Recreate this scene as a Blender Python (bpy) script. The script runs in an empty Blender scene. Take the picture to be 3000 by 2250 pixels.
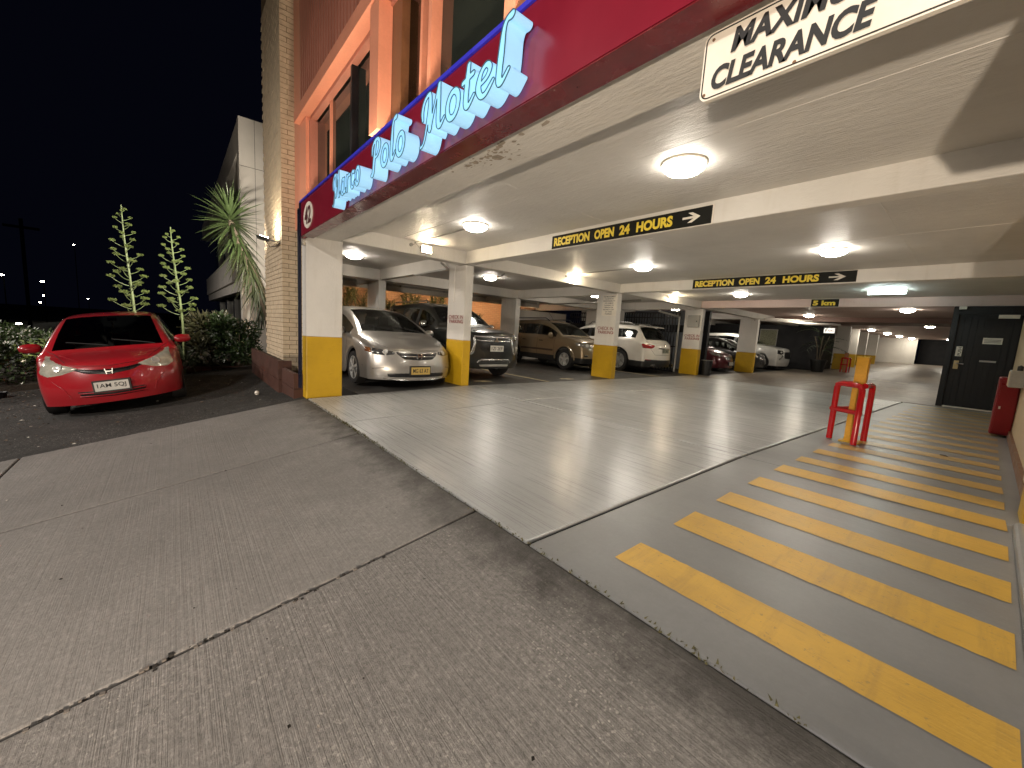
import bpy, bmesh, math, random
import numpy as np
from math import sin, cos, pi, radians, sqrt, atan2
from mathutils import Vector, Matrix
from mathutils.bvhtree import BVHTree
from mathutils.geometry import tessellate_polygon

random.seed(7)
S = bpy.context.scene
C = S.collection

# ------------------------------------------------------------------ camera, sky, exposure
# the origin of the scene is the photographer's lens; z is up, -y is the street, +y leads into the garage
F_PX = 1169.425
yaw, pitch, roll = -0.867722906, -0.128376241, 0.0618475636
fw = Vector((sin(yaw) * cos(pitch), cos(yaw) * cos(pitch), sin(pitch)))
r0 = Vector((cos(yaw), -sin(yaw), 0)); u0 = r0.cross(fw)
rt = r0 * cos(roll) + u0 * sin(roll); up = -r0 * sin(roll) + u0 * cos(roll)
cd = bpy.data.cameras.new('camera'); cam = bpy.data.objects.new('camera', cd); C.objects.link(cam)
cam.matrix_world = Matrix(((rt.x, up.x, -fw.x, 0), (rt.y, up.y, -fw.y, 0), (rt.z, up.z, -fw.z, 0), (0, 0, 0, 1)))
cd.sensor_width = 36; cd.sensor_fit = 'HORIZONTAL'; cd.lens = 36 * F_PX / 3000
cd.clip_start = .05; cd.clip_end = 2000
S.camera = cam

w = bpy.data.worlds.new('World'); S.world = w; w.use_nodes = True
wt = w.node_tree; bg = wt.nodes['Background']
bg.inputs['Color'].default_value = (.0006, .0007, .0017, 1); bg.inputs['Strength'].default_value = 1.0

S.view_settings.view_transform = 'Standard'; S.view_settings.look = 'None'
S.view_settings.exposure = 1.0; S.view_settings.gamma = 1.0; S.view_settings.use_curve_mapping = False
cy = S.cycles
cy.use_denoising = True
cy.max_bounces = 8; cy.diffuse_bounces = 6; cy.glossy_bounces = 3; cy.transparent_max_bounces = 10
cy.sample_clamp_indirect = 6; cy.blur_glossy = .5
cy.caustics_reflective = False; cy.caustics_refractive = False

# brightness of the lamps of the place
K_LAMP, K_FLOOD, K_SIGN = 24.0, 120.0, 1.0

def lamp_light(name, kind, loc, energy, color, parent=None, target=None, **kw):
    d = bpy.data.lights.new(name, kind); d.energy = energy; d.color = color
    for k, v in kw.items(): setattr(d, k, v)
    o = bpy.data.objects.new(name, d); C.objects.link(o); o.location = loc
    if target is not None:
        o.rotation_euler = (Vector(target) - Vector(loc)).to_track_quat('-Z', 'Y').to_euler()
    if parent is not None:
        o.location = Vector(loc) - parent.location; o.parent = parent
    return o

# ------------------------------------------------------------------ materials
def s2l(*c):
    return tuple(((v / 255) / 12.92 if v / 255 <= .04045 else ((v / 255 + .055) / 1.055) ** 2.4) for v in c)

def new_mat(name):
    m = bpy.data.materials.new(name); m.use_nodes = True
    nt = m.node_tree
    return m, nt, nt.nodes['Principled BSDF']

def N(nt, t, **kw):
    n = nt.nodes.new(t)
    for k, v in kw.items():
        if hasattr(n, k): setattr(n, k, v)
        else: n.inputs[k.replace('_', ' ')].default_value = v
    return n

def mixc(nt, fac, a, b, blend='MIX'):
    n = nt.nodes.new('ShaderNodeMix'); n.data_type = 'RGBA'; n.blend_type = blend
    for i, v in ((0, fac), (6, a), (7, b)):
        if hasattr(v, 'links') or hasattr(v, 'is_linked'): nt.links.new(v, n.inputs[i])
        elif i == 0: n.inputs[0].default_value = v
        else: n.inputs[i].default_value = (*v[:3], 1)
    return n.outputs[2]

def coord(nt, scale=(1, 1, 1), obj=False):
    mp = nt.nodes.new('ShaderNodeMapping'); mp.inputs['Scale'].default_value = scale
    if obj: nt.links.new(nt.nodes.new('ShaderNodeTexCoord').outputs['Object'], mp.inputs[0])
    else: nt.links.new(nt.nodes.new('ShaderNodeNewGeometry').outputs['Position'], mp.inputs[0])
    return mp.outputs[0]

def noise(nt, vec, scale, detail=4, rough=.55):
    n = N(nt, 'ShaderNodeTexNoise', Scale=scale, Detail=detail, Roughness=rough)
    nt.links.new(vec, n.inputs['Vector']); return n.outputs[0]

def ramp(nt, fac, p0, p1, c0=(0, 0, 0), c1=(1, 1, 1)):
    n = nt.nodes.new('ShaderNodeValToRGB'); e = n.color_ramp.elements
    e[0].position = p0; e[1].position = p1; e[0].color = (*c0, 1); e[1].color = (*c1, 1)
    nt.links.new(fac, n.inputs[0]); return n.outputs[0]

def bump(nt, bs, h, strength, dist=.01):
    b = nt.nodes.new('ShaderNodeBump'); b.inputs['Strength'].default_value = strength; b.inputs['Distance'].default_value = dist
    nt.links.new(h, b.inputs['Height']); nt.links.new(b.outputs[0], bs.inputs['Normal'])

MATS = {}
def mat(name, col, rough=.6, metal=0., vary=.15, vs=3., fine=40., bstr=.15, bdist=.004, coat=0., spec=.5, rvary=.1, obj=False):
    if name in MATS: return MATS[name]
    m, nt, bs = new_mat(name)
    v = coord(nt, obj=obj)
    n1 = noise(nt, v, vs, 5); n2 = noise(nt, v, fine, 3)
    lo = tuple(x * (1 - vary) for x in col); hi = tuple(min(1, x * (1 + vary)) for x in col)
    c = mixc(nt, ramp(nt, n1, .3, .7), lo, hi)
    c = mixc(nt, .35 * min(1, vary * 4), c, ramp(nt, n2, .3, .7, tuple(x * .7 for x in col), tuple(min(1, x * 1.2) for x in col)))
    nt.links.new(c, bs.inputs['Base Color'])
    nt.links.new(ramp(nt, n1, .3, .75, (max(0, rough - rvary),) * 3, (min(1, rough + rvary),) * 3), bs.inputs['Roughness'])
    bs.inputs['Metallic'].default_value = metal; bs.inputs['Coat Weight'].default_value = coat
    bs.inputs['Coat Roughness'].default_value = .05
    bs.inputs['Specular IOR Level'].default_value = spec
    if bstr: bump(nt, bs, n2, bstr, bdist)
    MATS[name] = m; return m

def emis(name, col, strength):
    if name in MATS: return MATS[name]
    m, nt, bs = new_mat(name)
    bs.inputs['Base Color'].default_value = (*[min(.8, x) for x in col], 1)
    bs.inputs['Emission Color'].default_value = (*col, 1); bs.inputs['Emission Strength'].default_value = strength
    bs.inputs['Roughness'].default_value = .35
    MATS[name] = m; return m

def m_paintwall(name, col, streak=.5, bstr=.25):
    """painted rendered concrete: trowel marks, dirty streaks, chips"""
    m, nt, bs = new_mat(name)
    v = coord(nt)
    big = noise(nt, v, 1.1, 5); st = noise(nt, coord(nt, (5, 5, .5)), 1.6, 4); tr = noise(nt, coord(nt, (3, 11, 7)), 3, 5, .6); fi = noise(nt, v, 70, 3)
    c = mixc(nt, ramp(nt, big, .35, .7), tuple(x * .86 for x in col), col)
    c = mixc(nt, ramp(nt, st, .56, .8, (0,) * 3, (streak * .5,) * 3), c, tuple(x * f for x, f in zip(col, (.62, .57, .48))))
    ch = noise(nt, v, 9, 6, .7)
    c = mixc(nt, ramp(nt, ch, .70, .74, (0,) * 3, (.45,) * 3), c, (.25, .2, .15))
    nt.links.new(c, bs.inputs['Base Color'])
    nt.links.new(ramp(nt, tr, .3, .7, (.48,) * 3, (.64,) * 3), bs.inputs['Roughness'])
    ad = nt.nodes.new('ShaderNodeMath'); ad.operation = 'MULTIPLY_ADD'; nt.links.new(fi, ad.inputs[0]); ad.inputs[1].default_value = .25; nt.links.new(tr, ad.inputs[2])
    bump(nt, bs, ad.outputs[0], bstr, .012)
    return m

def m_concrete(name, col, broom=(2, 60, 1), agg=.0, rough=(.4, .6), dirt=.5, dirtcol=(.03, .027, .024), bstr=.35, spec=.5, soft=1., tracks=0.):
    """broomed concrete; broom marks run along x; optional exposed stones and grime along the kerb line"""
    m, nt, bs = new_mat(name)
    v = coord(nt)
    big = noise(nt, v, .9, 6, .6); mid = noise(nt, v, 5, 5, .65); fi = noise(nt, v, 160, 2)
    br = noise(nt, coord(nt, broom), 1.6, 4, .7)
    c = mixc(nt, ramp(nt, big, .3, .72), tuple(x * .72 for x in col), tuple(x * 1.12 for x in col))
    c = mixc(nt, ramp(nt, mid, .35, .75, (0,) * 3, (.5 if soft > .5 else .16,) * 3), c, tuple(x * .74 for x in col))
    bk_ = nt.nodes.new('ShaderNodeMath'); bk_.operation = 'MULTIPLY'
    nt.links.new(ramp(nt, br, .36, .66, (.27 * soft,) * 3, (0,) * 3), bk_.inputs[0]); nt.links.new(ramp(nt, noise(nt, v, 1.7, 3), .38, .62, (.15,) * 3, (1,) * 3), bk_.inputs[1])
    c = mixc(nt, bk_.outputs[0], c, tuple(x * .5 for x in col))
    if tracks:      # tyre polish along the drive
        tk = noise(nt, coord(nt, (1.5, .10, 1)), 1.0, 4, .6)
        c = mixc(nt, ramp(nt, tk, .50, .68, (0,) * 3, (tracks,) * 3), c, tuple(x * .62 for x in col))
        bl = noise(nt, v, 2.6, 6, .7)
        c = mixc(nt, ramp(nt, bl, .56, .74, (0,) * 3, (tracks * .8,) * 3), c, tuple(x * .66 for x in col))
    # scattered dark spots and scuffs
    sp = noise(nt, v, 13, 3, .5)
    c = mixc(nt, ramp(nt, sp, .73, .78, (0,) * 3, (.6 * soft if soft > .5 else 0,) * 3), c, tuple(x * .4 for x in col))
    gr = noise(nt, v, 42, 6, .85)
    c = mixc(nt, ramp(nt, gr, .36, .60, (.62 * soft,) * 3, (0,) * 3), c, tuple(x * .42 for x in col))
    c = mixc(nt, ramp(nt, gr, .58, .72, (0,) * 3, (.45 * soft,) * 3), c, tuple(min(1, x * 1.45) for x in col))
    sc = noise(nt, coord(nt, (1.2, 9, 1) if soft > .5 else (.1, 14, 1)), 2.3, 5, .7)
    c = mixc(nt, ramp(nt, sc, .66, .8, (0,) * 3, (.35 * soft,) * 3), c, tuple(min(1, x * 1.7) for x in col))
    if agg:
        warp = nt.nodes.new('ShaderNodeVectorMath'); warp.operation = 'MULTIPLY_ADD'
        wn = N(nt, 'ShaderNodeTexNoise', Scale=30., Detail=2.); nt.links.new(v, wn.inputs['Vector'])
        nt.links.new(wn.outputs['Color'], warp.inputs[0]); warp.inputs[1].default_value = (.02, .02, .02); nt.links.new(v, warp.inputs[2])
        for sc_, pres, th in ((80., .60, .32), (40., .80, .26), (24., .93, .22)):
            vo = N(nt, 'ShaderNodeTexVoronoi', Scale=sc_); nt.links.new(warp.outputs[0], vo.inputs['Vector'])
            sp_ = nt.nodes.new('ShaderNodeSeparateColor'); nt.links.new(vo.outputs['Color'], sp_.inputs[0])
            pick = ramp(nt, sp_.outputs[0], pres, pres + .02); shape = ramp(nt, vo.outputs['Distance'], th, th + .08, (agg,) * 3, (0,) * 3)
            a1 = nt.nodes.new('ShaderNodeMath'); a1.operation = 'MULTIPLY'; nt.links.new(pick, a1.inputs[0]); nt.links.new(shape, a1.inputs[1])
            a2 = nt.nodes.new('ShaderNodeMath'); a2.operation = 'MULTIPLY'; nt.links.new(a1.outputs[0], a2.inputs[0])
            nt.links.new(ramp(nt, noise(nt, v, 1.6, 4), .36, .56), a2.inputs[1])
            stone = ramp(nt, sp_.outputs[1], 0, 1, tuple(x * .45 for x in col), (.34, .32, .29))
            c = mixc(nt, a2.outputs[0], c, stone)
    if dirt:
        sx = nt.nodes.new('ShaderNodeSeparateXYZ'); nt.links.new(nt.nodes.new('ShaderNodeNewGeometry').outputs['Position'], sx.inputs[0])
        d = nt.nodes.new('ShaderNodeMath'); d.operation = 'MULTIPLY_ADD'; nt.links.new(mid, d.inputs[0]); d.inputs[1].default_value = .5
        nt.links.new(sx.outputs['Y'], d.inputs[2])
        c = mixc(nt, ramp(nt, d.outputs[0], 0, 1) if 0 else _band(nt, d.outputs[0], dirt), c, dirtcol)
    nt.links.new(c, bs.inputs['Base Color'])
    bs.inputs['Specular IOR Level'].default_value = spec
    ro = ramp(nt, mid if soft > .5 else br, .3, .75, (rough[0],) * 3, (rough[1],) * 3)
    nt.links.new(ro, bs.inputs['Roughness'])
    h = nt.nodes.new('ShaderNodeMath'); h.operation = 'MULTIPLY_ADD'; nt.links.new(gr if soft > .5 else fi, h.inputs[0]); h.inputs[1].default_value = 1.1 if soft > .5 else .35; nt.links.new(br, h.inputs[2])
    bump(nt, bs, h.outputs[0], bstr, .006)
    return m

def _band(nt, y, amount):
    mr = nt.nodes.new('ShaderNodeMapRange'); mr.interpolation_type = 'SMOOTHSTEP'
    nt.links.new(y, mr.inputs[0]); mr.inputs[1].default_value = 1.42; mr.inputs[2].default_value = 1.80; mr.inputs[3].default_value = 0; mr.inputs[4].default_value = amount
    return mr.outputs[0]

def m_stripe(name):
    m, nt, bs = new_mat(name); v = coord(nt)
    y = (.62, .37, .06)
    a = noise(nt, v, 2.2, 6, .65); b = noise(nt, coord(nt, (3, 40, 1)), 2, 4, .7); f = noise(nt, v, 45, 4, .6)
    c = mixc(nt, ramp(nt, a, .3, .7), tuple(x * .78 for x in y), tuple(x * 1.08 for x in y))
    c = mixc(nt, ramp(nt, b, .58, .78, (0,) * 3, (.5,) * 3), c, (.20, .15, .07))
    c = mixc(nt, ramp(nt, f, .63, .72, (0,) * 3, (.6,) * 3), c, (.22, .17, .09))
    tk = noise(nt, coord(nt, (9, .8, 1)), 1.1, 5, .7)
    c = mixc(nt, ramp(nt, tk, .52, .72, (0,) * 3, (.45,) * 3), c, (.30, .19, .06))
    sx = nt.nodes.new('ShaderNodeSeparateXYZ'); nt.links.new(nt.nodes.new('ShaderNodeNewGeometry').outputs['Position'], sx.inputs[0])
    mr = nt.nodes.new('ShaderNodeMapRange'); nt.links.new(sx.outputs['Y'], mr.inputs[0]); mr.inputs[1].default_value = 4.4; mr.inputs[2].default_value = 7.5; mr.inputs[3].default_value = .0; mr.inputs[4].default_value = .72
    wn = nt.nodes.new('ShaderNodeMath'); wn.operation = 'MULTIPLY'; nt.links.new(mr.outputs[0], wn.inputs[0]); nt.links.new(ramp(nt, a, .25, .6, (.7,) * 3, (1,) * 3), wn.inputs[1])
    c = mixc(nt, wn.outputs[0], c, (.27, .21, .13))      # paint turns duller and browner further into the garage
    nt.links.new(c, bs.inputs['Base Color'])
    nt.links.new(ramp(nt, a, .3, .7, (.36,) * 3, (.5,) * 3), bs.inputs['Roughness'])
    h = nt.nodes.new('ShaderNodeMath'); h.operation = 'ADD'; nt.links.new(b, h.inputs[0]); nt.links.new(f, h.inputs[1])
    bump(nt, bs, h.outputs[0], .25, .005)
    return m

def m_brickwall(name, c1, c2, mortar, scale=1.0, axis='yz'):
    m, nt, bs = new_mat(name)
    sx = nt.nodes.new('ShaderNodeSeparateXYZ'); nt.links.new(nt.nodes.new('ShaderNodeNewGeometry').outputs['Position'], sx.inputs[0])
    cb = nt.nodes.new('ShaderNodeCombineXYZ'); nt.links.new(sx.outputs['Y' if axis == 'yz' else 'X'], cb.inputs[0]); nt.links.new(sx.outputs['Z'], cb.inputs[1])
    t = N(nt, 'ShaderNodeTexBrick', Scale=1.0); nt.links.new(cb.outputs[0], t.inputs['Vector'])
    t.inputs['Brick Width'].default_value = .24; t.inputs['Row Height'].default_value = .086; t.inputs['Mortar Size'].default_value = .006
    t.inputs['Color1'].default_value = (*c1, 1); t.inputs['Color2'].default_value = (*c2, 1); t.inputs['Mortar'].default_value = (*mortar, 1)
    c = mixc(nt, ramp(nt, noise(nt, coord(nt), 6, 5), .3, .7, (.0,) * 3, (.5,) * 3), t.outputs['Color'], tuple(x * .7 for x in c1))
    nt.links.new(c, bs.inputs['Base Color']); bs.inputs['Roughness'].default_value = .85
    bump(nt, bs, t.outputs['Fac'], -.6, .008)
    return m

def m_glass(name, tint=.12, rough=.03):
    m, nt, bs = new_mat(name)
    out = nt.nodes['Material Output']
    tr = nt.nodes.new('ShaderNodeBsdfTransparent'); tr.inputs[0].default_value = (tint, tint * 1.03, tint, 1)
    gl = nt.nodes.new('ShaderNodeBsdfGlossy'); gl.inputs['Roughness'].default_value = rough; gl.inputs['Color'].default_value = (.9, .95, .95, 1)
    fr = nt.nodes.new('ShaderNodeFresnel'); fr.inputs['IOR'].default_value = 1.5
    mx = nt.nodes.new('ShaderNodeMixShader'); nt.links.new(fr.outputs[0], mx.inputs[0]); nt.links.new(tr.outputs[0], mx.inputs[1]); nt.links.new(gl.outputs[0], mx.inputs[2])
    nt.links.new(mx.outputs[0], out.inputs['Surface'])
    return m

def m_leaf(name, c1, c2, rough=.45):
    m, nt, bs = new_mat(name)
    oi = nt.nodes.new('ShaderNodeNewGeometry')
    c = mixc(nt, oi.outputs['Random Per Island'], c1, c2)
    c = mixc(nt, ramp(nt, noise(nt, coord(nt), 9, 3), .35, .7, (0,) * 3, (.5,) * 3), c, tuple(x * .5 for x in c1))
    nt.links.new(c, bs.inputs['Base Color']); bs.inputs['Roughness'].default_value = rough
    bs.inputs['Subsurface Weight'].default_value = 0.0
    return m

WHITE = m_paintwall('white_painted_render', (.70, .67, .62), bstr=.5)
CEIL = m_paintwall('white_painted_slab', (.68, .655, .615), streak=.3, bstr=.6)
YELLOW = mat('yellow_paint', (.56, .33, .008), .4, vary=.12, vs=2, fine=60, bstr=.12)
def m_scuffed(name, col):
    m, nt, bs = new_mat(name); v = coord(nt)
    a = noise(nt, v, 1.8, 5, .6); sc = noise(nt, coord(nt, (3, 3, 14)), 2.2, 6, .72); ch = noise(nt, v, 26, 5, .7)
    c = mixc(nt, ramp(nt, a, .3, .7), tuple(x * .85 for x in col), tuple(x * 1.08 for x in col))
    c = mixc(nt, ramp(nt, sc, .60, .74, (0,) * 3, (.55,) * 3), c, tuple(x * .38 for x in col))
    c = mixc(nt, ramp(nt, ch, .68, .73, (0,) * 3, (.6,) * 3), c, (.12, .10, .07))
    nt.links.new(c, bs.inputs['Base Color']); nt.links.new(ramp(nt, sc, .3, .7, (.36,) * 3, (.55,) * 3), bs.inputs['Roughness'])
    bump(nt, bs, ch, .25, .006); return m
YELLOW = m_scuffed('yellow_scuffed_paint', (.52, .31, .010))
FLOORP = m_concrete('grey_painted_floor', (.385, .388, .378), broom=(.5, 62, 1), rough=(.22, .40), dirt=0, bstr=.08, spec=.5, soft=.24, tracks=.35)
FLOORB = m_concrete('brown_worn_floor', (.25, .21, .17), broom=(.5, 9, 1), rough=(.36, .5), dirt=0, bstr=.25, soft=.6)
WALK = m_concrete('walkway_paint', (.245, .245, .24), broom=(.5, 60, 1), rough=(.34, .46), dirt=0, bstr=.08, soft=.2)
FOOT = m_concrete('footpath_concrete', (.245, .231, .216), broom=(.3, 44, 1), agg=.35, dirt=.8, bstr=.6, soft=1.0, rough=(.5, .75), spec=.3)
FOOTA = m_concrete('footpath_stony_concrete', (.25, .235, .22), broom=(.3, 44, 1), agg=1.0, dirt=.85, bstr=.9, soft=1.5, rough=(.5, .75), spec=.3)
ASPH = m_concrete('asphalt', (.045, .043, .04), broom=(14, 14, 14), agg=.7, dirt=0, bstr=1.2, rough=(.6, .9), spec=.3)
BAYASPH = mat('bay_asphalt', (.05, .047, .043), .55, vary=.3, vs=2, fine=120, bstr=.6, bdist=.006)
SOIL = mat('garden_soil', (.035, .026, .016), .95, vary=.5, vs=8, fine=60, bstr=1, bdist=.03)
JOINT = mat('joint_dirt', (.012, .011, .009), .95, vary=.4)
STRIPE = m_stripe('yellow_worn_stripe')
LINE = mat('line_paint', (.45, .38, .22), .6, vary=.3, vs=10)
WLINE = mat('white_line_paint', (.5, .47, .4), .6, vary=.3, vs=8)
PINKC = m_paintwall('dusty_pink_tone', (.62, .48, .44), streak=.3, bstr=.3)  # pink tone for beam and ceiling from the third beam back
FASCIA = mat('maroon_fascia', (.17, .009, .022), .22, vary=.12, vs=1.2, fine=8, bstr=.04, rvary=.06)
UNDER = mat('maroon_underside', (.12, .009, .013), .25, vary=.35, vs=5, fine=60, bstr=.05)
BLUE = mat('blue_trim', (.035, .035, .50), .3, vary=.1)
NAVY = mat('navy_pole', (.006, .007, .022), .35, vary=.1)
ORANGE = mat('orange_paint', (.66, .27, .17), .42, vary=.1, vs=2, bstr=.06)
ORANGE2 = mat('orange_cladding', (.46, .185, .13), .5, vary=.12, vs=2, bstr=.06)
BROWN = mat('brown_post', (.16, .07, .03), .5, vary=.3, vs=6)
BRICK = mat('cream_brick', (.58, .47, .33), .75, vary=.18, vs=9, fine=70, bstr=.5, bdist=.006)
MORTAR = mat('mortar', (.17, .12, .07), .9, vary=.3)
BLACK = mat('black_paint', (.004, .004, .006), .5, vary=.3, bstr=.05)
BLACKW = mat('black_wall', (.0045, .0045, .007), .7, vary=.3)
RED = mat('red_gloss', (.42, .006, .010), .22, vary=.1, bstr=.05)
DKRED = mat('red_cabinet', (.20, .006, .010), .35, vary=.15)
GREY = mat('grey_metal', (.32, .31, .28), .45, vary=.15)
STEEL = mat('galvanised', (.45, .44, .42), .35, metal=.8, vary=.2)
CHROME = mat('chrome', (.75, .75, .75), .12, metal=1., vary=.02, bstr=0)
PLASTIC = mat('black_plastic', (.012, .012, .012), .5, vary=.1)
RUBBER = mat('tyre_rubber', (.012, .011, .011), .75, vary=.2, bstr=.2)
SIGNB = mat('sign_black', (.010, .010, .008), .65, spec=.2, vary=.1, bstr=0)
SIGNW = mat('sign_white', (.68, .63, .55), .4, vary=.08, bstr=.02)
SIGNY = mat('sign_yellow', (.78, .60, .06), .45, vary=.05, bstr=0)
INK = mat('sign_ink', (.008, .008, .008), .5, vary=.05, bstr=0)
REDINK = mat('stencil_red', (.22, .012, .014), .6, vary=.2, bstr=0)
TIMBER = mat('red_timber', (.06, .022, .014), .7, vary=.3, vs=7, fine=50, bstr=.4)
CREAM = mat('cream_paint', (.52, .40, .25), .5, vary=.15)
BACKBRICK = m_brickwall('orange_lit_brick', (.52, .33, .20), (.45, .26, .15), (.26, .16, .10))
CONC = mat('neighbour_concrete', (.60, .56, .50), .8, vary=.1, vs=1.2, bstr=.1)
TINTGLASS = mat('tinted_glass', (.020, .024, .020), .05, vary=.15, bstr=0, rvary=.02)
DARKGLASS = mat('dark_glass', (.010, .011, .010), .05, vary=.1, bstr=0, rvary=.02)
CURTAIN = mat('curtain', (.34, .31, .26), .8, vary=.1)
CARGLASS = m_glass('car_glass', .48)
WINGLASS = m_glass('window_glass', .30)
LAMP_GLASS = m_glass('headlight_lens', .75, .02)
PLATE_W = mat('plate_white', (.62, .60, .55), .4, vary=.06, bstr=0)
PLATE_Y = mat('plate_yellow', (.46, .32, .09), .4, vary=.06, bstr=0)
SEAT = mat('seat_fabric', (.10, .095, .085), .8, vary=.2)
STALK = m_leaf('agave_stalk', (.15, .19, .08), (.10, .14, .055), .5)
FLOWER = m_leaf('agave_flower', (.15, .19, .055), (.08, .115, .033), .5)
YUCCA = m_leaf('yucca_leaf', (.042, .072, .022), (.07, .098, .038), .38)
YUCCAD = m_leaf('yucca_dry_leaf', (.032, .05, .016), (.05, .056, .024), .5)
DRAC = m_leaf('dracaena_leaf', (.03, .05, .015), (.09, .10, .035), .4)
BUSH = m_leaf('bush_leaf', (.016, .034, .009), (.03, .052, .016), .4)
BUSH2 = m_leaf('grassy_leaf', (.035, .04, .016), (.06, .055, .024), .5)
HEDGE = m_leaf('hedge_leaf', (.035, .06, .02), (.06, .09, .03), .45)
PETAL = mat('white_petal', (.7, .68, .6), .6, vary=.05, bstr=0)
TRUNK = mat('trunk', (.11, .085, .06), .9, vary=.4, vs=12, bstr=.8)
AGAVE = m_leaf('agave_leaf', (.06, .085, .042), (.10, .12, .06), .45)
DIFF = emis('lamp_diffuser', (1, .92, .80), K_LAMP)
DIFF_MID = emis('mid_lamp_diffuser', (1, .92, .80), K_LAMP * 2.1)
DIFF_FAR = emis('far_lamp_diffuser', (1, .92, .76), K_LAMP * 2.6)
TUBE = emis('tube_diffuser', (.80, 1, .96), 30)
FLOOD = emis('flood_lens', (1, .82, .56), K_FLOOD)
LETTER = emis('letter_face', (.22, .52, .84), K_SIGN * .29)
LETSIDE = emis('letter_side', (.30, .58, .86), K_SIGN * .34)
TRIM = mat('letter_trim', (.03, .10, .14), .5, vary=.05, bstr=0)

# ------------------------------------------------------------------ mesh helpers
class MB:
    def __init__(s): s.v = []; s.f = []; s.m = []
    def quad(s, a, b, c, d, mi=0):
        n = len(s.v); s.v += [tuple(a), tuple(b), tuple(c), tuple(d)]; s.f.append((n, n + 1, n + 2, n + 3)); s.m.append(mi); return s
    def tri(s, a, b, c, mi=0):
        n = len(s.v); s.v += [tuple(a), tuple(b), tuple(c)]; s.f.append((n, n + 1, n + 2)); s.m.append(mi); return s
    def hexa(s, p, mi=0):
        n = len(s.v); s.v += [tuple(q) for q in p]
        for f in ((3, 2, 1, 0), (4, 5, 6, 7), (0, 1, 5, 4), (1, 2, 6, 5), (2, 3, 7, 6), (3, 0, 4, 7)):
            s.f.append(tuple(n + i for i in f)); s.m.append(mi)
        return s
    def box(s, x0, x1, y0, y1, z0, z1, mi=0):
        return s.hexa([(x0, y0, z0), (x1, y0, z0), (x1, y1, z0), (x0, y1, z0), (x0, y0, z1), (x1, y0, z1), (x1, y1, z1), (x0, y1, z1)], mi)
    def bar(s, a, b, wx, wy, mi=0, upv=(0, 0, 1)):
        a = Vector(a); b = Vector(b); d = (b - a).normalized(); u = Vector(upv)
        if abs(d.dot(u)) > .95: u = Vector((0, 1, 0))
        x = d.cross(u).normalized() * wx / 2; y = x.cross(d).normalized() * wy / 2
        return s.hexa([a - x - y, a + x - y, a + x + y, a - x + y, b - x - y, b + x - y, b + x + y, b - x + y], mi)
    def tube(s, pts, r, seg=8, mi=0, cap=True):
        pts = [Vector(p) for p in pts]; n = len(pts); rr = r if isinstance(r, (list, tuple)) else [r] * n
        base = len(s.v); ref = Vector((0, 0, 1))
        t0 = (pts[1] - pts[0]).normalized()
        if abs(t0.dot(ref)) > .9: ref = Vector((1, 0, 0))
        px = t0.cross(ref).normalized()
        for i, p in enumerate(pts):
            t = (pts[min(i + 1, n - 1)] - pts[max(i - 1, 0)]).normalized()
            px = (px - t * px.dot(t)).normalized(); py = t.cross(px)
            for k in range(seg):
                a = 2 * pi * k / seg; s.v.append(tuple(p + (px * cos(a) + py * sin(a)) * rr[i]))
        for i in range(n - 1):
            for k in range(seg):
                a = base + i * seg + k; b = base + i * seg + (k + 1) % seg
                s.f.append((a, b, b + seg, a + seg)); s.m.append(mi)
        if cap:
            s.f.append(tuple(base + k for k in range(seg))[::-1]); s.m.append(mi)
            s.f.append(tuple(base + (n - 1) * seg + k for k in range(seg))); s.m.append(mi)
        return s
    def lathe(s, prof, o=(0, 0, 0), seg=20, mi=0, ax=(0, 0, 1)):
        """prof: (radius, height) pairs along axis"""
        ax = Vector(ax).normalized(); ref = Vector((1, 0, 0)) if abs(ax.x) < .9 else Vector((0, 1, 0))
        px = ax.cross(ref).normalized(); py = ax.cross(px); o = Vector(o); base = len(s.v)
        for r, h in prof:
            for k in range(seg):
                a = 2 * pi * k / seg; s.v.append(tuple(o + ax * h + (px * cos(a) + py * sin(a)) * r))
        for i in range(len(prof) - 1):
            for k in range(seg):
                a = base + i * seg + k; b = base + i * seg + (k + 1) % seg
                s.f.append((a, b, b + seg, a + seg)); s.m.append(mi)
        return s
    def prism(s, pts, d, mi=0, mi_side=None):
        """pts: 3d outline, d: extrusion vector"""
        d = Vector(d); n = len(pts); b = len(s.v)
        s.v += [tuple(p) for p in pts] + [tuple(Vector(p) + d) for p in pts]
        s.f.append(tuple(range(b, b + n))[::-1]); s.m.append(mi); s.f.append(tuple(range(b + n, b + 2 * n))); s.m.append(mi)
        for i in range(n):
            j = (i + 1) % n; s.f.append((b + i, b + j, b + n + j, b + n + i)); s.m.append(mi if mi_side is None else mi_side)
        return s
    def mesh(s, name, mats, smooth=False, inv=None, recalc=True):
        me = bpy.data.meshes.new(name)
        vs = s.v if inv is None else [tuple(inv @ Vector(p)) for p in s.v]
        me.from_pydata(vs, [], s.f)
        for m in (mats if isinstance(mats, (list, tuple)) else [mats]): me.materials.append(m)
        if isinstance(mats, (list, tuple)): me.polygons.foreach_set('material_index', s.m)
        if recalc:
            bm = bmesh.new(); bm.from_mesh(me); bmesh.ops.recalc_face_normals(bm, faces=bm.faces); bm.to_mesh(me); bm.free()
        if smooth:
            me.polygons.foreach_set('use_smooth', [True] * len(me.polygons))
            if smooth != 'all':
                try: me.set_sharp_from_angle(angle=radians(35))
                except Exception: pass
        me.update(); return me

def wm(o):
    m = Matrix.Identity(4)
    while o is not None: m = o.matrix_basis @ m; o = o.parent
    return m

def link(name, me, parent=None):
    o = bpy.data.objects.new(name, me); C.objects.link(o)
    if parent is not None: o.parent = parent
    return o

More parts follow.
